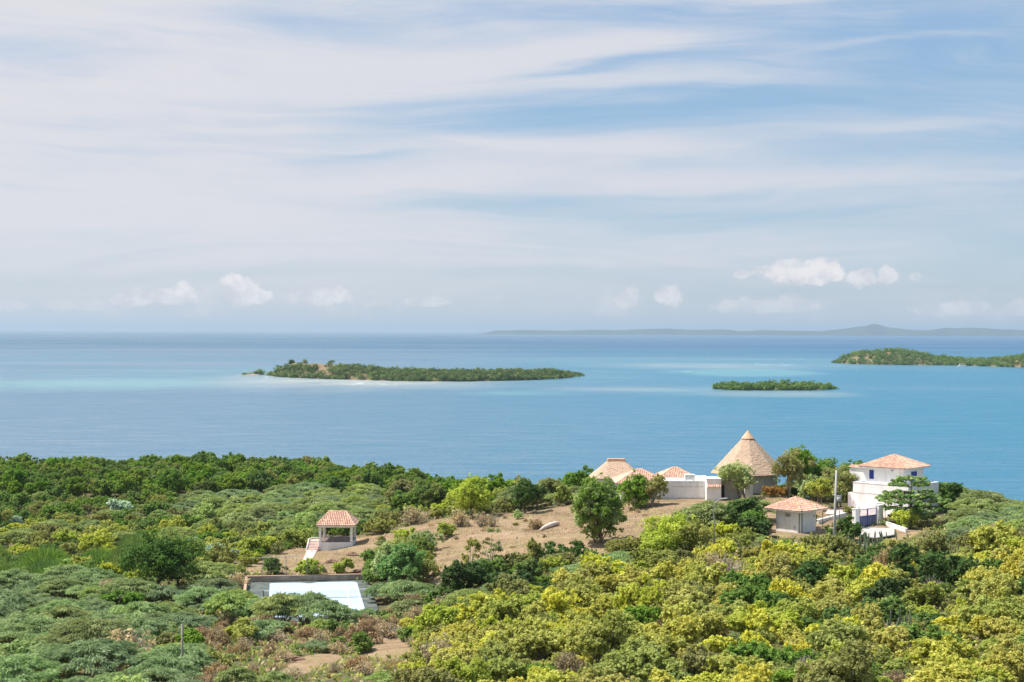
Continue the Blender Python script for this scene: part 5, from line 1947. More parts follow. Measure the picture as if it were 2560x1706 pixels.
def single_trees():
    def T(name, px, d, label, meshes, s=1.0, rz=0.0, r=2.0, py=1300):
        p = base_at(px, py, d)
        put_tree(name, meshes, p, label, rz, s)
        TAKEN.append((p.x, p.y, r))
        return p
    T('broad_tree', 1487, 205, 'tall pale green tree standing alone on the clearing', tree_meshes(401, 'pale', 3.6, 8.8, 0.5, n1=34, n2=330, r1=0.30, r2=0.14, n=11000, size=0.19, asp=1.9), r=3.2)
    T('dark_tree', 1504, 204.0, 'dark green tree growing through the tall pale tree', tree_meshes(402, 'green', 3.5, 8.6, 0.3, n1=40, n2=340, r1=0.34, r2=0.16, n=12500, size=0.19, flat=1.2), r=2.4)
    TAKEN.append((11.0, 198.5, 4.0))
    T('windswept_tree', 1583, 232, 'bushy bright green windswept tree before the white house, nearer the tall pale tree', tree_meshes(403, 'green', 2.7, 5.2, 0.25, n1=26, n2=210, n=6500, size=0.20, lean=(0.3, 0), tr=0.12, bark=BARK_PALE), r=2.2)
    T('windswept_tree', 1627, 231, 'lower olive windswept tree leaning right before the white house', tree_meshes(404, 'olive', 2.1, 4.5, 0.25, n1=22, n2=180, n=5200, size=0.17, lean=(0.75, 0), tr=0.12, bark=BARK_PALE), r=2.0)
    T('yellow_tree', 1178, 240, 'yellow-green spreading tree at the back edge of the clearing', tree_meshes(405, 'lime', 3.5, 5.6, 1.2, n1=28, n2=240, n=8000, size=0.19), r=2.5)
    T('round_tree', 1312, 239, 'dark grey-green round tree at the back edge of the clearing', tree_meshes(406, 'dark', 2.5, 4.6, 0.6, n=6000, size=0.19), r=2.3)
    T('round_tree', 1342, 243, 'small dark tree with a bare trunk beside the round one', tree_meshes(407, 'dark', 1.7, 3.9, 1.4, n=3600, size=0.18), r=1.7)
    T('hut_tree', 1845, 237, 'pale feathery tree in front of the conical thatched roof', tree_meshes(408, 'pale', 2.9, 5.3, 1.6, n1=24, n2=170, n=5200, size=0.16, asp=2.2, ntr=2), r=2.2)
    T('shade_tree', 1972, 238, 'olive tree with slanting bare trunk beside the conical thatched house', tree_meshes(409, 'olive', 3.3, 6.3, 2.2, n1=26, n2=210, n=7000, size=0.18, ntr=2, bark=BARK_PALE, lean=(0.4, 0)), r=2.2)
    T('shade_tree', 2010, 246, 'bright green tall tree behind the olive trees, nearest the thatched house', tree_meshes(410, 'green', 3.4, 7.6, 1.8, n=7000, size=0.2), r=2.2)
    T('shade_tree', 2050, 248, 'middle one of the three bright green trees behind the yard', tree_meshes(411, 'green', 3.2, 7.0, 1.8, n=7000, size=0.2), r=2.2)
    T('shade_tree', 2125, 247, 'bright green dense tree just behind the two-storey house', tree_meshes(412, 'green', 3.8, 6.8, 1.4, n=7500, size=0.2), r=2.2)
    T('yard_tree', 2050, 226, 'young yellow-olive tree with thin trunks behind the shed roof', tree_meshes(413, 'lime', 2.0, 4.2, 1.8, n=4000, size=0.17, ntr=3, tr=0.09), r=1.6)
    T('yard_tree', 2100, 228, 'broad yellow-olive tree beside the two-storey house and behind the utility pole', tree_meshes(414, 'olive', 3.4, 5.8, 1.6, n1=26, n2=220, n=8000, size=0.18, ntr=3, tr=0.1), r=2.2)
    T('dark_tree', 2376, 226, 'dark dense tree on the skyline right of the two-storey house', tree_meshes(415, 'dark', 2.7, 4.2, 0.5, n=6000, size=0.2), r=2.4)
    T('dark_tree', 395, 203, 'big dark green tree left of the court', tree_meshes(416, 'dark', 4.4, 7.4, 1.0, n1=34, n2=300, n=11000, size=0.22), r=4.2)
    T('dark_tree', 445, 207, 'medium green tree leaning against the big dark tree', tree_meshes(417, 'green', 3.9, 6.4, 0.8, n1=28, n2=240, n=8000, size=0.2), r=3.4)
    T('round_tree', 1008, 196, 'bright shiny green round tree beside the court', tree_meshes(418, 'shiny', 3.3, 5.3, 0.6, n1=30, n2=230, n=7500, size=0.24, asp=1.4), r=3.0)
    T('spreading_tree', 952, 207, 'dark green part of the spreading trees behind the bright round tree', tree_meshes(419, 'green', 3.0, 3.4, 0.4, n=6500, size=0.19), r=2.8)
    T('spreading_tree', 1000, 209, 'middle of the spreading yellow-green trees behind the bright round tree', tree_meshes(420, 'lime', 3.0, 3.3, 0.4, n=6500, size=0.17), r=2.8)
    T('spreading_tree', 1040, 210, 'lowest of the spreading yellow-green trees, beside the bare slope', tree_meshes(421, 'coast', 2.6, 2.9, 0.4, n=6000, size=0.17), r=2.6)
    T('sparse_tree', 1178, 193, 'thin scraggly tree with pale bent trunk below the clearing', tree_meshes(422, 'olive', 2.2, 5.2, 0.9, n1=14, n2=60, r1=0.26, r2=0.13, n=1500, size=0.15, bark=BARK_PALE, ntr=2, tr=0.09), r=1.8)
    T('sparse_tree', 1227, 192, 'tall scraggly tree beside the bent pale trunk', tree_meshes(423, 'mist', 1.5, 6.4, 1.0, n1=12, n2=50, r1=0.34, r2=0.18, n=1100, size=0.14, bark=BARK_PALE, tr=0.09), r=1.5)
    T('sparse_tree', 1335, 192, 'slim olive tree rising before the fallen trunk', tree_meshes(424, 'olive', 1.2, 4.2, 0.6, n=2000, size=0.16, tr=0.09), r=1.5)

    T('spreading_tree', 1648, 187, 'broad olive-yellow tree at the left of the pair before the white house', tree_meshes(431, 'lime', 2.8, 3.4, 0.5, n1=30, n2=260, n=8500, size=0.18), r=3.0)
    T('spreading_tree', 1678, 189, 'broad olive-yellow tree left of the lamp post', tree_meshes(432, 'lime', 3.8, 5.1, 0.5, n1=32, n2=280, n=9000, size=0.18), r=3.2)
    T('spreading_tree', 1735, 188, 'lower olive-yellow tree touching the lamp post', tree_meshes(433, 'olive', 2.9, 4.2, 0.4, n1=26, n2=220, n=7000, size=0.17), r=2.5)
    # the almond tree with its level branches
    for i, (px, d, s, lab) in enumerate(((640, 178, 1.05, 'flat-topped thorn tree at the left of the row before the court'), (700, 176, 1.2, 'flat-topped thorn tree before the left half of the court'), (762, 177, 1.22, 'flat-topped thorn tree before the middle of the court'), (815, 174, 1.0, 'lower flat-topped thorn tree before the right half of the court'), (590, 183, 1.1, 'flat-topped thorn tree beside the ochre side wall'), (962, 194, 0.9, 'flat-topped thorn tree at the right end of the court'))):
        p = base_at(px, 1500, d)
        m = PR['thorn_bush'] + PR['misty_bush'][:3]
        put_shrub('thorn_tree', m[(i * 3 + 1) % len(m)], p, lab, i * 1.9, (s, s, s * 1.06))
        TAKEN.append((p.x, p.y, 2.2))
    p = base_at(2276, 1310, 208)
    e = empty('almond_tree', p)
    tag(e, 'large-leaved tree with level tiers of branches in front of the two-storey house', 'tree')
    TAKEN.append((p.x, p.y, 3.0))
    rng = np.random.default_rng(430)
    tiers = [(0.9, 3.0, 40, 0.2), (1.8, 4.4, 70, 0.2), (2.9, 4.9, 84, 0.5), (3.8, 4.0, 54, -0.2), (5.2, 2.7, 40, 0.0), (6.0, 1.9, 18, 0.3)]
    C, R, K = [], [], []
    bV, bQ, o = [], [], 0
    u = np.linspace(0, 1, 6)[:, None]
    V, Q = tube(np.array([0, 0, -0.4]) * (1 - u) + np.array([0.1, 0, 6.0]) * u, 0.2 * (1.1 - 0.85 * u[:, 0]), 8)
    bV.append(V); bQ.append(Q + o); o += len(V)
    for z, r, k, ox in tiers:
        for i in range(k):
            a = rng.random() * 2 * math.pi
            q = r * (0.25 + 0.75 * math.sqrt(rng.random()))
            c = np.array([ox + q * math.cos(a), q * math.sin(a), z + 0.12 * rng.normal() + 0.08 * q])
            rr = 0.42 * (0.7 + 0.6 * rng.random())
            C.append(c); R.append((rr, rr, rr * 0.42)); K.append(rng.random())
            if i % 4 == 0:
                PP = np.array([0, 0, z - 0.3]) * (1 - u) + c * u + np.c_[0 * u, 0 * u, 0.25 * np.sin(u * math.pi)]
                V, Q = tube(PP, 0.07 * (1 - 0.7 * u[:, 0]), 5)
                bV.append(V); bQ.append(Q + o); o += len(V)
    V, Q, t = leaf_quads(rng, np.array(C), np.array(R), np.array(K), 8600, 0.27, 1.5, 0.9, 0.5)
    bQ = np.concatenate(bQ)
    link(bpy.data.objects.new('trunk', quadmesh('trunk', np.concatenate(bV), bQ, [BARK], None, np.full(len(bQ), 0.5), True)), e)
    link(bpy.data.objects.new('crown', quadmesh('crown', V, Q, [L['almond']], None, t)), e)

    def S(name, kind, i, px, d, label, s=1.0, rz=0.0, r=1.6, py=1300):
        p = base_at(px, py, d)
        m = PR[kind]
        put_shrub(name, m[i % len(m)], p, label, rz, s)
        TAKEN.append((p.x, p.y, r))
    S('round_shrub', 'lime_shrub', 0, 1115, 222, 'neat round lime shrub alone on the clearing', (0.95, 0.95, 0.92), r=1.8)
    S('leafless_shrub', 'grey_shrub', 0, 1206, 227, 'leafless grey shrub in the middle of the clearing', (0.85, 0.85, 1.05))
    S('leafless_shrub', 'grey_shrub', 1, 1150, 231, 'grey leafless thicket beside the yellow-green tree', (1.1, 1.1, 1.35))
    S('leafless_shrub', 'grey_shrub', 2, 1232, 226, 'second leafless grey shrub just right of the first on the clearing', (0.7, 0.7, 0.95), 1.0)
    S('low_shrub', 'dry_shrub', 0, 1340, 221, 'brown twiggy shrub at the end of the fallen trunk', (0.8, 0.8, 0.8), r=1.0)
    S('low_shrub', 'pale_shrub', 0, 1295, 233, 'low pale shrub at the foot of the dark round tree', (0.55, 0.55, 0.6), r=1.0)
    S('rusty_shrub', 'rust_shrub', 0, 1935, 237, 'orange-brown shrub against the grey wall of the thatched house', (1.25, 1.1, 1.15))
    S('rusty_shrub', 'rust_shrub', 1, 1962, 240, 'second orange shrub beside the slanting trunk', (0.9, 0.9, 0.9))
    S('low_shrub', 'dark_shrub', 1, 1990, 240, 'low dark clipped shrub behind the shed', (1.0, 0.9, 0.62))
    S('house_shrub', 'olive_shrub', 1, 2130, 217, 'small olive shrub beside the low driveway wall', (0.7, 0.7, 0.7), r=1.0)
    S('dark_shrub', 'dark_shrub', 0, 2120, 196, 'dark green shrub between utility pole and blue gate', (1.25, 1.2, 1.25))
    S('dark_shrub', 'dark_shrub', 2, 2030, 205.5, 'small dark shrub tucked behind the shed corner', (0.45, 0.45, 0.7), r=0.8)
    S('yard_shrub', 'lime_shrub', 1, 2262, 204, 'lime shrub under the large-leaved tree', (0.9, 0.9, 1.0))
    for i, (px, d, s, kd, lab) in enumerate(((1700, 206, 1.1, 'green_shrub', 'rounded bright green shrub at the left end of the thicket before the white house'), (1735, 205, 1.25, 'pale_shrub', 'pale loose shrub in the thicket before the white house'), (1772, 206, 1.35, 'mist', 'dusty olive shrub behind the lamp post'),
                                             (1815, 206, 1.45, 'green_shrub', 'green shrub just right of the lamp head'), (1855, 204, 1.75, 'dark_shrub', 'tall dark green shrub before the conical thatched house'), (1885, 203, 1.5, 'green_shrub', 'green shrub bordering the bare yard beside the shed'), (1880, 199, 1.2, 'dark_shrub', 'dark shrub at the foot of the thicket beside the shed'))):
        S('thicket_shrub', {'mist': 'misty_bush'}.get(kd, kd), 3 + i, px, d, lab, s, i * 1.3, 1.7)
    for i, (px, d, s, lab) in enumerate(((2105, 187, 1.15, 'tall cactus clump at the foot of the utility pole'), (2135, 186, 1.2, 'grey cactus clump below the dark shrub by the gate'), (2165, 188, 1.1, 'cactus clump in front of the gate apron'), (2188, 186, 1.25, 'cactus clump below the broad white pier'), (2215, 187, 1.1, 'cactus clump furthest right below the gate'),
                                          (2150, 181, 1.3, 'bleached leaning cactus clump on the slope below the gate'), (1200, 122, 1.0, 'thin cactus clump among the yellow shrubs'), (1235, 123, 1.05, 'second thin cactus clump among the yellow shrubs'), (1090, 137, 1.1, 'grey cactus clump at the edge of the dry scrub'), (1062, 140, 0.9, 'shorter grey cactus clump at the edge of the dry scrub'),
                                          (1300, 110, 1.0, 'dark cactus clump low on the yellow slope'), (2265, 128, 1.0, 'dark cactus stems in the middle of the yellow slope'), (2250, 130, 1.2, 'second dark cactus clump in the middle of the yellow slope'), (2555, 140, 1.1, 'cactus clump at the right edge'), (2395, 172, 1.0, 'thin dead cactus stems under the almond slope'), (2480, 176, 1.1, 'thin cactus stems near the skyline scrub'),
                                          (1740, 172, 0.9, 'pale cactus clump below the olive thicket'), (1155, 232, 0.9, 'cactus clump beside the grey leafless thicket'), (1650, 150, 0.9, 'small grey cactus clump on the upper slope'))):
        p = base_at(px, 1400, d)
        m = PR['columnar_cactus']
        put_shrub('columnar_cactus', m[i % len(m)], p, lab, i * 2.1, s * 0.85, 'columnar cactus clumps', 'cactus')
        TAKEN.append((p.x, p.y, 0.6))

    # low dry growth that strays over the bare slope
    rng = np.random.default_rng(515)
    k = 0
    while k < 56:
        x, y = rng.uniform(-38, 46), rng.uniform(188, 250)
        if not bare_at(np.array([x]), np.array([y]))[0] or hard_at(np.array([x]), np.array([y]), 0.8)[0]:
            continue
        kd = ('dry_shrub', 'grey_shrub', 'straw_grass_clump', 'straw_grass_clump', 'olive_shrub')[int(rng.random() * 5)]
        m = PR[kd]
        px, py = proj(x, y, gz(x, y))
        where = 'near the court' if px < 950 else 'near the neat lime shrub' if px < 1200 else 'near the fallen trunk' if px < 1450 else 'before the white house' if px < 1880 else 'in the yard by the shed'
        put_shrub('low_growth', m[k % len(m)], (x, y, gz(x, y) - 0.05), 'knee-high %s tuft on the bare slope %s' % ({'dry_shrub': 'brown', 'grey_shrub': 'grey', 'straw_grass_clump': 'straw-coloured', 'olive_shrub': 'olive'}[kd], where), rng.random() * 6, 0.22 + 0.2 * rng.random(), 'knee-high tufts on the bare slope', 'shrub')
        k += 1


single_trees()


# ------------------------------------------------------------------ scrub and woods

def mix_at(px, py, x, y, rng):
    """which plants grow at a ground point, by where the point lies on the land: (spacing, scale, [(kind, weight)], zone phrase)"""
    if y > 398 + 0.10 * (x + 60) or (px > 1000 and y > 262 and px < 1560):
        if px > 1000 and y < 330:
            return 3.9, 0.78, [('coastal_tree', 5), ('olive_tree', 3), ('dense_tree', 1), ('misty_bush', 1)], 'in the wood behind the clearing'
        return 4.5, 0.84, [('coastal_tree', 7), ('dense_tree', 2), ('olive_tree', 1.5)], 'in the wood along the shore'
    if y > 255 and x > 5:
        return 3.5, 0.9, [('green_shrub', 3), ('dark_shrub', 2), ('olive_shrub', 1)], 'on the seaward slope behind the houses'
    if px > 2330 and y > 183:
        return 2.6, 1.0, [('misty_bush', 6), ('thorn_bush', 2), ('olive_shrub', 1), ('grey_shrub', 0.7)], 'on the skyline scrub at the right edge'
    # the yellow slope in front
    front = 1418 - 0.10 * (px - 1700) if px > 1700 else 1418 + 0.20 * (1700 - px)
    if px > 1010 and py > front:
        if px > 1850:
            return 2.15, 0.95, [('yellow_shrub', 5.2), ('lime_shrub', 4.4), ('green_shrub', 2.4), ('olive_shrub', 1.6), ('dark_shrub', 0.9), ('dry_shrub', 0.2), ('grey_shrub', 0.3), ('bare_shrub', 0.3), ('rust_shrub', 0.1)], 'on the yellow slope below the gate'
        return 2.15, 0.92, [('yellow_shrub', 8), ('lime_shrub', 3), ('olive_shrub', 1.8), ('dry_shrub', 0.45), ('grey_shrub', 0.8), ('bare_shrub', 0.5), ('green_shrub', 0.5), ('rust_shrub', 0.12), ('misty_bush', 0.4)], 'on the yellow slope in the middle'
    if px > 1560 and py > 1330:
        return 2.4, 1.0, [('olive_shrub', 3), ('lime_shrub', 3), ('yellow_shrub', 1.2), ('misty_bush', 1.0), ('grey_shrub', 0.8), ('dry_shrub', 0.6)], 'in the belt of scrub below the yard'
    if 1080 < px <= 1560 and py > 1380:
        return 2.3, 0.95, [('olive_shrub', 2.2), ('dark_shrub', 3.2), ('green_shrub', 2.4), ('misty_bush', 1.0), ('thorn_bush', 1.6), ('lime_shrub', 0.6)], 'in the dark thicket below the clearing'
    if px > 560 and py > 1640 and px < 1130:
        return 1.9, 0.46, [('misty_bush', 3), ('straw_grass_clump', 3), ('grey_shrub', 1.6), ('dry_shrub', 1.0), ('pale_shrub', 0.8), ('lime_shrub', 0.5)], 'at the lower edge below the dry scrub'
    if px > 470 + 0.6 * max(0, 1600 - py) and py > 1515 and px < 1130:
        return 2.2, 0.70, [('dry_shrub', 6), ('grey_shrub', 2.2), ('misty_bush', 1.2), ('green_shrub', 0.9), ('thorn_bush', 1.0), ('lime_shrub', 0.5)], 'in the brown scrub below the court'
    if 560 < px < 1130 and py > 1455:
        return 2.5, 0.9, [('thorn_bush', 3), ('misty_bush', 2.2), ('green_shrub', 1.5), ('dry_shrub', 1.2), ('grey_shrub', 0.8)], 'around the court'
    if px <= 620 and py > 1462:
        return 2.7, 0.98, [('thorn_bush', 6.5), ('misty_bush', 2.2), ('olive_shrub', 0.7), ('green_shrub', 0.6), ('pale_shrub', 0.6), ('grey_shrub', 0.5), ('bare_shrub', 0.35), ('dry_shrub', 0.3)] + ([('grey_shrub', 1.2), ('dry_shrub', 0.9), ('bare_shrub', 0.7)] if py > 1560 else []), 'in the blue-green thorn scrub'
    if px < 400 and py > 1392:
        return 2.3, 0.9, [('tall_grass_clump', 4), ('green_shrub', 1.6), ('lime_shrub', 2.2), ('misty_bush', 0.8)], 'among the tall green grass'
    if px < 620 and py > 1330:
        return 2.9, 1.0, [('lime_shrub', 4.5), ('green_shrub', 2.2), ('misty_bush', 0.8), ('silver_shrub', 0.3), ('olive_shrub', 0.8)], 'on the green flat beyond the big dark tree'
    if px < 480 and py > 1240:
        return 3.6, 1.2, [('green_shrub', 3.5), ('olive_shrub', 2.2), ('lime_shrub', 1.4), ('misty_bush', 1.2), ('silver_shrub', 0.15)], 'on the green flat before the shore wood'
    if px < 960:
        if py < 1335:
            return 3.7, 1.15, [('misty_bush', 6), ('thorn_bush', 1.6), ('pale_shrub', 1.6), ('olive_shrub', 0.5)], 'on the pale green flat behind the pavilion'
        return 2.8, 0.95, [('lime_shrub', 2), ('green_shrub', 2.6), ('misty_bush', 1.5), ('dry_shrub', 0.6), ('olive_shrub', 1)], 'between the court and the pavilion'
    return 3.1, 1.05, [('misty_bush', 3), ('olive_shrub', 2.4), ('grey_shrub', 1.0), ('lime_shrub', 1.6), ('pale_shrub', 1)], 'along the back edge of the clearing'


NICE = {'yellow_shrub': 'bright yellow-leaved shrub', 'lime_shrub': 'yellow-green leafy shrub', 'olive_shrub': 'dull olive shrub', 'green_shrub': 'fresh green shrub', 'dark_shrub': 'dark green shrub',
        'thorn_bush': 'blue-green feathery thorn bush', 'misty_bush': 'soft grey-green bush', 'dry_shrub': 'dry brown twiggy shrub', 'grey_shrub': 'grey half-leafless shrub', 'rust_shrub': 'orange-leaved shrub', 'bare_shrub': 'bleached bare-branched shrub', 'straw_grass_clump': 'straw-coloured grass clump',
        'tall_grass_clump': 'tall green grass clump', 'silver_shrub': 'silvery pale shrub', 'pale_shrub': 'pale green shrub', 'coastal_tree': 'rounded green tree', 'dense_tree': 'deep green tree', 'olive_tree': 'olive-green tree'}


SHORT = {'in the brown scrub below the court': 'in the brown scrub', 'at the lower edge below the dry scrub': 'in the pale low scrub', 'around the court': 'by the court', 'in the blue-green thorn scrub': 'in the thorn scrub', 'among the tall green grass': 'by the tall grass',
         'on the green flat beyond the big dark tree': 'on the near green flat', 'on the green flat before the shore wood': 'on the far green flat', 'on the pale green flat behind the pavilion': 'on the pale flat', 'between the court and the pavilion': 'on the pavilion slope', 'along the back edge of the clearing': 'behind the clearing',
         'on the skyline scrub at the right edge': 'in the skyline scrub', 'on the seaward slope behind the houses': 'behind the houses'}


def name_it(kd, s, zone, px, py, y):
    """a label that narrows the plant down by size and by what it grows beside"""
    size = 'big ' if s > 1.18 else 'small ' if s < 0.74 else ''
    def pick(v, tab):
        for lim, ph in tab:
            if v < lim:
                return ph
        return tab[-1][1]
    if 'slope' in zone and 'seaward' not in zone or 'belt' in zone or 'thicket' in zone:
        where = pick(px, [(1150, 'beside the dry scrub'), (1300, 'below the scraggly trees'), (1430, 'below the fallen trunk'), (1560, 'below the tall pale tree'), (1680, 'below the flat-roofed house'), (1780, 'beside the lamp post column'),
                          (1900, 'below the cone roof'), (2000, 'below the shed'), (2090, 'below the utility pole'), (2200, 'below the blue gate'), (2320, 'below the large-leaved tree'), (2440, 'towards the right edge'), (9999, 'at the right edge')])
        row = pick(py, [(1450, 'high on the scrub slope'), (1540, 'upper middle of the slope'), (1620, 'lower middle of the slope'), (9999, 'at the bottom of the slope')])
        return size + NICE[kd] + ' ' + row + ' ' + where
    if 'shore' in zone and 'wood' in zone and 'before' not in zone:
        where = pick(px, [(150, 'at the left edge'), (330, 'behind the tall grass'), (520, 'behind the big dark tree'), (700, 'left of the pavilion roof'), (900, 'straight behind the pavilion'), (1100, 'right of the pavilion roof'), (9999, 'left of the yellow-green tree')])
        row = 'front tree' if y < 416 else 'skyline tree' if y > 452 else 'inner tree'
        return size + NICE[kd].replace(' tree', '') + ' ' + row + ' of the shore wood ' + where
    if 'behind the clearing' in zone:
        where = pick(px, [(1100, 'above the pavilion track'), (1200, 'behind the yellow-green tree'), (1320, 'behind the dark round tree'), (1420, 'behind the garden wall'), (9999, 'beside the thatched hut')])
        return size + NICE[kd] + ' in the wood ' + where
    where = pick(px, [(130, 'at the left edge'), (260, 'near the left edge'), (400, 'left of the wooden pole line'), (520, 'in line with the wooden pole'), (640, 'beside the court wall'), (800, 'in line with the court'), (960, 'in line with the bright round tree'), (1150, 'in line with the lime shrub'), (1500, 'left of the huts'), (2000, 'behind the huts'), (2420, 'just past the large-leaved tree'), (2500, 'near the right edge'), (9999, 'at the very right edge')])
    row = '' if py < 1480 else ', upper part' if py < 1560 else ', middle part' if py < 1640 else ', lowest part'
    lab = size + NICE[kd] + ' ' + SHORT[zone] + ' ' + where + row
    return lab if len(lab.split()) <= 16 else size + NICE[kd] + ' ' + where + row



def scatter():
    rng = np.random.default_rng(2024)
    N = 130000
    # sample the visible wedge evenly by area
    dd = np.sqrt(86.0 ** 2 + (500.0 ** 2 - 86.0 ** 2) * rng.random(N))
    # more darts close by
    k = rng.random(N) < 0.45
    dd[k] = np.sqrt(86.0 ** 2 + (240.0 ** 2 - 86.0 ** 2) * rng.random(k.sum()))
    pxs = rng.uniform(-90, 2650, N)
    X = (pxs - CX) / F * dd
    Y = dd
    Z = ground(X, Y)
    a, b = X / Y, (Z - CAMZ) / Y
    PX = CX + (a + ROLL * b) * F
    PY = HY - (b - ROLL * a) * F
    bad = bare_at(X, Y) | hard_at(X, Y) | (Z < 0.35)
    for q in KEEPOUT:
        bad |= inpoly(X, Y, q)
    cell = {}
    placed = []
    tk = np.array(TAKEN)
    for i in range(N):
        if bad[i]:
            continue
        x, y = X[i], Y[i]
        if PY[i] > 1790:
            continue
        m = mix_at(PX[i], PY[i], x, y, rng)
        sp, sc, kinds, zone = m
        r0 = rng.random()
        sf = 0.55 + 1.35 * r0 ** 2.1
        if 'tree' in kinds[0][0]:
            sf = 0.80 + 0.42 * r0
        sp *= 0.55 + 0.52 * sf
        c = (int(x // 2.5), int(y // 2.5))
        ok = True
        for ax in range(-2, 3):
            for ay in range(-2, 3):
                for (qx, qy, qs) in cell.get((c[0] + ax, c[1] + ay), ()):
                    s = 0.5 * (sp + qs)
                    if (qx - x) ** 2 + (qy - y) ** 2 < s * s:
                        ok = False
                        break
                if not ok:
                    break
            if not ok:
                break
        if not ok:
            continue
        if len(tk) and np.any((tk[:, 0] - x) ** 2 + (tk[:, 1] - y) ** 2 < (tk[:, 2] + 0.6) ** 2):
            continue
        cell.setdefault(c, []).append((x, y, sp))
        # neighbours tend to be of one kind: choose by a slow field over the land
        f = 0.5 + 0.5 * math.sin(x * 0.21 + 1.7 * math.sin(y * 0.13) + 2.1 * math.cos(x * 0.07 - y * 0.11))
        u = (0.55 * f + 0.45 * rng.random() + 0.37 * math.sin(y * 0.31 + x * 0.17)) % 1.0
        tot = sum(w for _, w in kinds)
        acc = 0
        kd = kinds[-1][0]
        for q, w in kinds:
            acc += w / tot
            if u < acc:
                kd = q
                break
        s = sc * sf
        if kd in ('thorn_bush', 'misty_bush'):
            s *= 0.9
        placed.append((y, x, float(Z[i]), float(PX[i]), float(PY[i]), kd, s, zone, rng.random()))
    # leave out what nearer plants or the ground hide altogether
    placed.sort()
    low = np.full(2800 // 6 + 40, 5000.0)
    tcol = np.arange(len(low)) * 6.0 - 120
    keep = []
    H = {'coastal_tree': 6.2, 'dense_tree': 6.0, 'olive_tree': 5.2, 'tall_grass_clump': 2.6, 'dry_shrub': 1.8, 'grey_shrub': 2.0}
    W = {'coastal_tree': 4.0, 'dense_tree': 3.6, 'olive_tree': 3.4, 'thorn_bush': 2.8, 'misty_bush': 2.5}
    for it in placed:
        y, x, z, px, py, kd, s, zone, r = it
        h, w = H.get(kd, 2.5) * s, W.get(kd, 1.8) * s
        k = F / y
        top, half = py - h * k, w * k
        j0, j1 = int((px - half * 0.85 + 120) // 6), int((px + half * 0.85 + 120) // 6)
        j0, j1 = max(j0, 0), min(j1, len(low) - 1)
        if j1 < j0 or top > 1712 or px + half < -4 or px - half > 2564:
            continue
        if np.any(low[j0:j1 + 1] > top + 1.5):
            keep.append(it)
            a0, a1 = int((px - half * 0.5 + 120) // 6), int((px + half * 0.5 + 120) // 6)
            a0, a1 = max(a0, 0), min(a1, len(low) - 1)
            low[a0:a1 + 1] = np.minimum(low[a0:a1 + 1], py - h * k * 0.72)
    cnt = {}
    n_obj = 0
    over = []
    # the ones that show largest come first
    keep.sort(key=lambda t: t[0])
    for (y, x, z, px, py, kd, s, zone, r) in keep:
        cnt[kd] = cnt.get(kd, 0) + 1
        if cnt[kd] > 300:
            over.append((y, x, z, kd, s, r))
            continue
        lab = name_it(kd, s, zone, px, py, y)
        grp = NICE[kd] + ('es' if kd.endswith('bush') else 's') + ' of the scrub and woods'
        rz = r * 6.28
        sc = (s * (0.9 + 0.2 * ((r * 17) % 1)), s * (0.9 + 0.2 * ((r * 29) % 1)), s * (0.82 + 0.36 * ((r * 43) % 1)))
        if kd in TR:
            m = TR[kd]
            put_tree(kd, m[int(r * 1000) % len(m)], (x, y, z - 0.1), lab, rz, sc, grp)
        else:
            m = BIG[kd] if (s > 1.15 and kd in BIG) else PR[kd]
            put_shrub(kd, m[int(r * 1000) % len(m)], (x, y, z - 0.12), lab, rz, sc, grp, 'grass' if 'grass' in kd else 'shrub')
        n_obj += 1
    print('SCATTER', n_obj, 'over', len(over), sorted(cnt.items(), key=lambda t: -t[1]))


scatter()


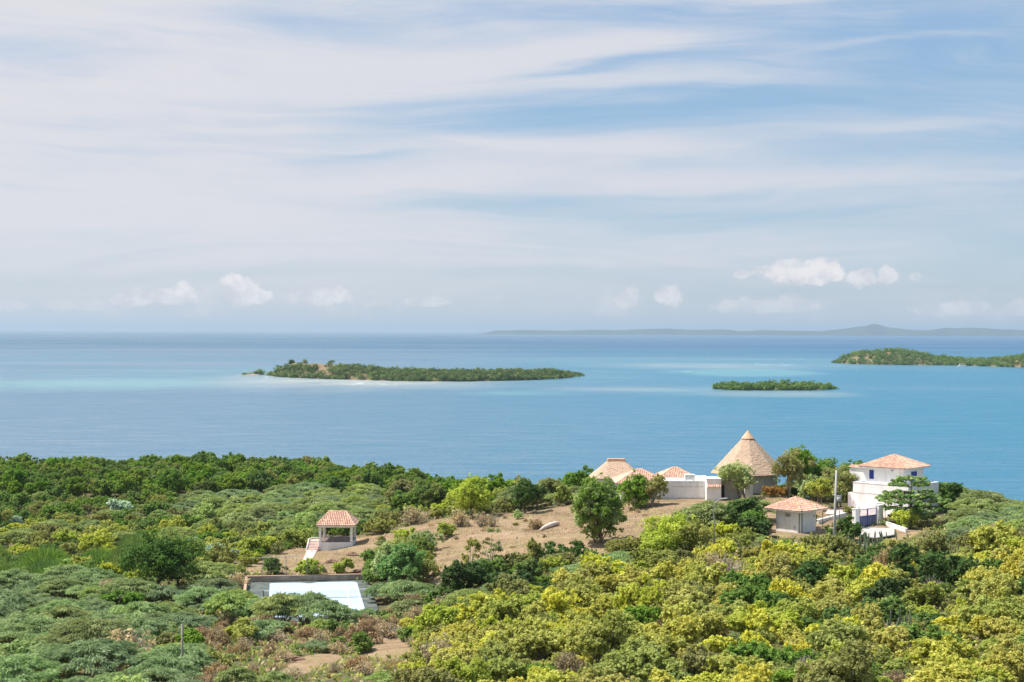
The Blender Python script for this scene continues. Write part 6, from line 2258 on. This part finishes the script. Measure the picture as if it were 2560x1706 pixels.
# ------------------------------------------------------------------ ground cover between the shrubs
def undergrowth():
    rng = np.random.default_rng(99)
    n = 90000
    d = np.sqrt(84.0 ** 2 + (330.0 ** 2 - 84.0 ** 2) * rng.random(n))
    k = rng.random(n) < 0.6
    d[k] = np.sqrt(84.0 ** 2 + (215.0 ** 2 - 84.0 ** 2) * rng.random(k.sum()))
    px = rng.uniform(-60, 2620, n)
    x, y = (px - CX) / F * d, d
    ok = ~(bare_at(x, y) | hard_at(x, y))
    x, y = x[ok], y[ok]
    z = ground(x, y)
    n = len(x)
    p = np.c_[x, y, z + 0.05 + 0.55 * rng.random(n) ** 1.5]
    nr = unit(rng.normal(size=(n, 3)) * 0.8 + np.array([0, 0, 0.6]))
    a = unit(np.cross(nr, rdir(rng, n)))
    a[:, 2] += 0.5
    a = unit(a)
    b = np.cross(nr, a)
    s = (0.22 * (0.6 + 0.9 * rng.random(n)))[:, None]
    V = np.stack([p - a * s, p - b * s * 0.5, p + a * s, p + b * s * 0.5], 1).reshape(-1, 3)
    me = quadmesh('undergrowth', V, np.arange(4 * n).reshape(n, 4), [L['olive'], L['straw'], L['green']], rng.choice(3, n, p=(0.45, 0.3, 0.25)), rng.random(n))
    o = link(bpy.data.objects.new('undergrowth', me))
    tag(o, 'low weeds and dry grass between the shrubs', 'undergrowth', kind='stuff')
    # sparse dry tufts on the bare slope
    n = 90000
    xx = rng.uniform(-40, 48, n)
    yy = rng.uniform(176, 258, n)
    ok = bare_at(xx, yy) & ~hard_at(xx, yy, -0.5)
    f = np.sin(xx * 0.5 + np.sin(yy * 0.4) * 1.5) + np.cos(yy * 0.37 + xx * 0.2)
    ok &= rng.random(n) < np.clip(0.25 + 0.35 * f, 0.05, 0.8)
    xx, yy = xx[ok], yy[ok]
    zz = ground(xx, yy)
    n = len(xx)
    b = np.c_[xx, yy, zz - 0.03]
    tip = b + np.c_[rng.normal(size=n) * 0.10, rng.normal(size=n) * 0.10, 0.08 + 0.26 * rng.random(n) ** 2]
    sd = unit(np.c_[rng.normal(size=n), rng.normal(size=n), np.zeros(n)]) * 0.05
    V = np.stack([b - sd, b + sd, tip + sd * 0.2, tip - sd * 0.2], 1).reshape(-1, 3)
    me = quadmesh('dry_grass', V, np.arange(4 * n).reshape(n, 4), [L['straw'], L['dry'], L['olive']], rng.choice(3, n, p=(0.4, 0.4, 0.2)), rng.random(n))
    o = link(bpy.data.objects.new('dry_grass', me))
    tag(o, 'short dry grass on the bare brown slope', 'grass', kind='stuff')

    # loose stones on the bare soil
    n = 1500
    xx = rng.uniform(-40, 48, n)
    yy = rng.uniform(150, 256, n)
    ok = bare_at(xx, yy) & ~hard_at(xx, yy, 0.3)
    xx, yy = xx[ok], yy[ok]
    zz = ground(xx, yy)
    oct_ = np.array([(1, 0, 0), (0, 1, 0), (-1, 0, 0), (0, -1, 0), (0, 0, 1), (0, 0, -1)], float)
    tri = np.array([(0, 1, 4), (1, 2, 4), (2, 3, 4), (3, 0, 4), (1, 0, 5), (2, 1, 5), (3, 2, 5), (0, 3, 5)])
    Vs, Qs = [], []
    for i in range(len(xx)):
        s_ = 0.05 + 0.20 * rng.random() ** 4
        v = oct_ * (s_ * (0.6 + 0.7 * rng.random((6, 3)))) + (rng.normal(size=(6, 3)) * 0.18 * s_)
        Vs.append(v + np.array([xx[i], yy[i], zz[i] + 0.15 * s_]))
        Qs.append(tri + 6 * i)
    me = quadmesh('stones', np.concatenate(Vs), np.concatenate(Qs), [plain('pale_stone', (0.40, 0.31, 0.23), 0.95, 1.5, 0.35)], None, None)
    o = link(bpy.data.objects.new('gravel', me))
    tag(o, 'loose stones strewn over the bare brown slope', 'gravel', kind='stuff')


undergrowth()


# ------------------------------------------------------------------ air
def make_haze():
    mt, g = new_mat('sea_haze')
    v = g.n('ShaderNodeVolumePrincipled', {'Color': (0.52, 0.61, 0.685, 1), 'Density': HAZE_DENSITY, 'Anisotropy': 0.2})
    o = g.n('ShaderNodeOutputMaterial')
    g.nt.links.new(v.outputs[0], o.inputs['Volume'])
    b = MB().box(-120000, 120000, -120000, 120000, -6.0, 260.0)
    ob = b.build('haze', mt)
    tag(ob, 'thin pale sea haze', 'haze', kind='stuff')


HAZE_DENSITY = 4.8e-5
make_haze()
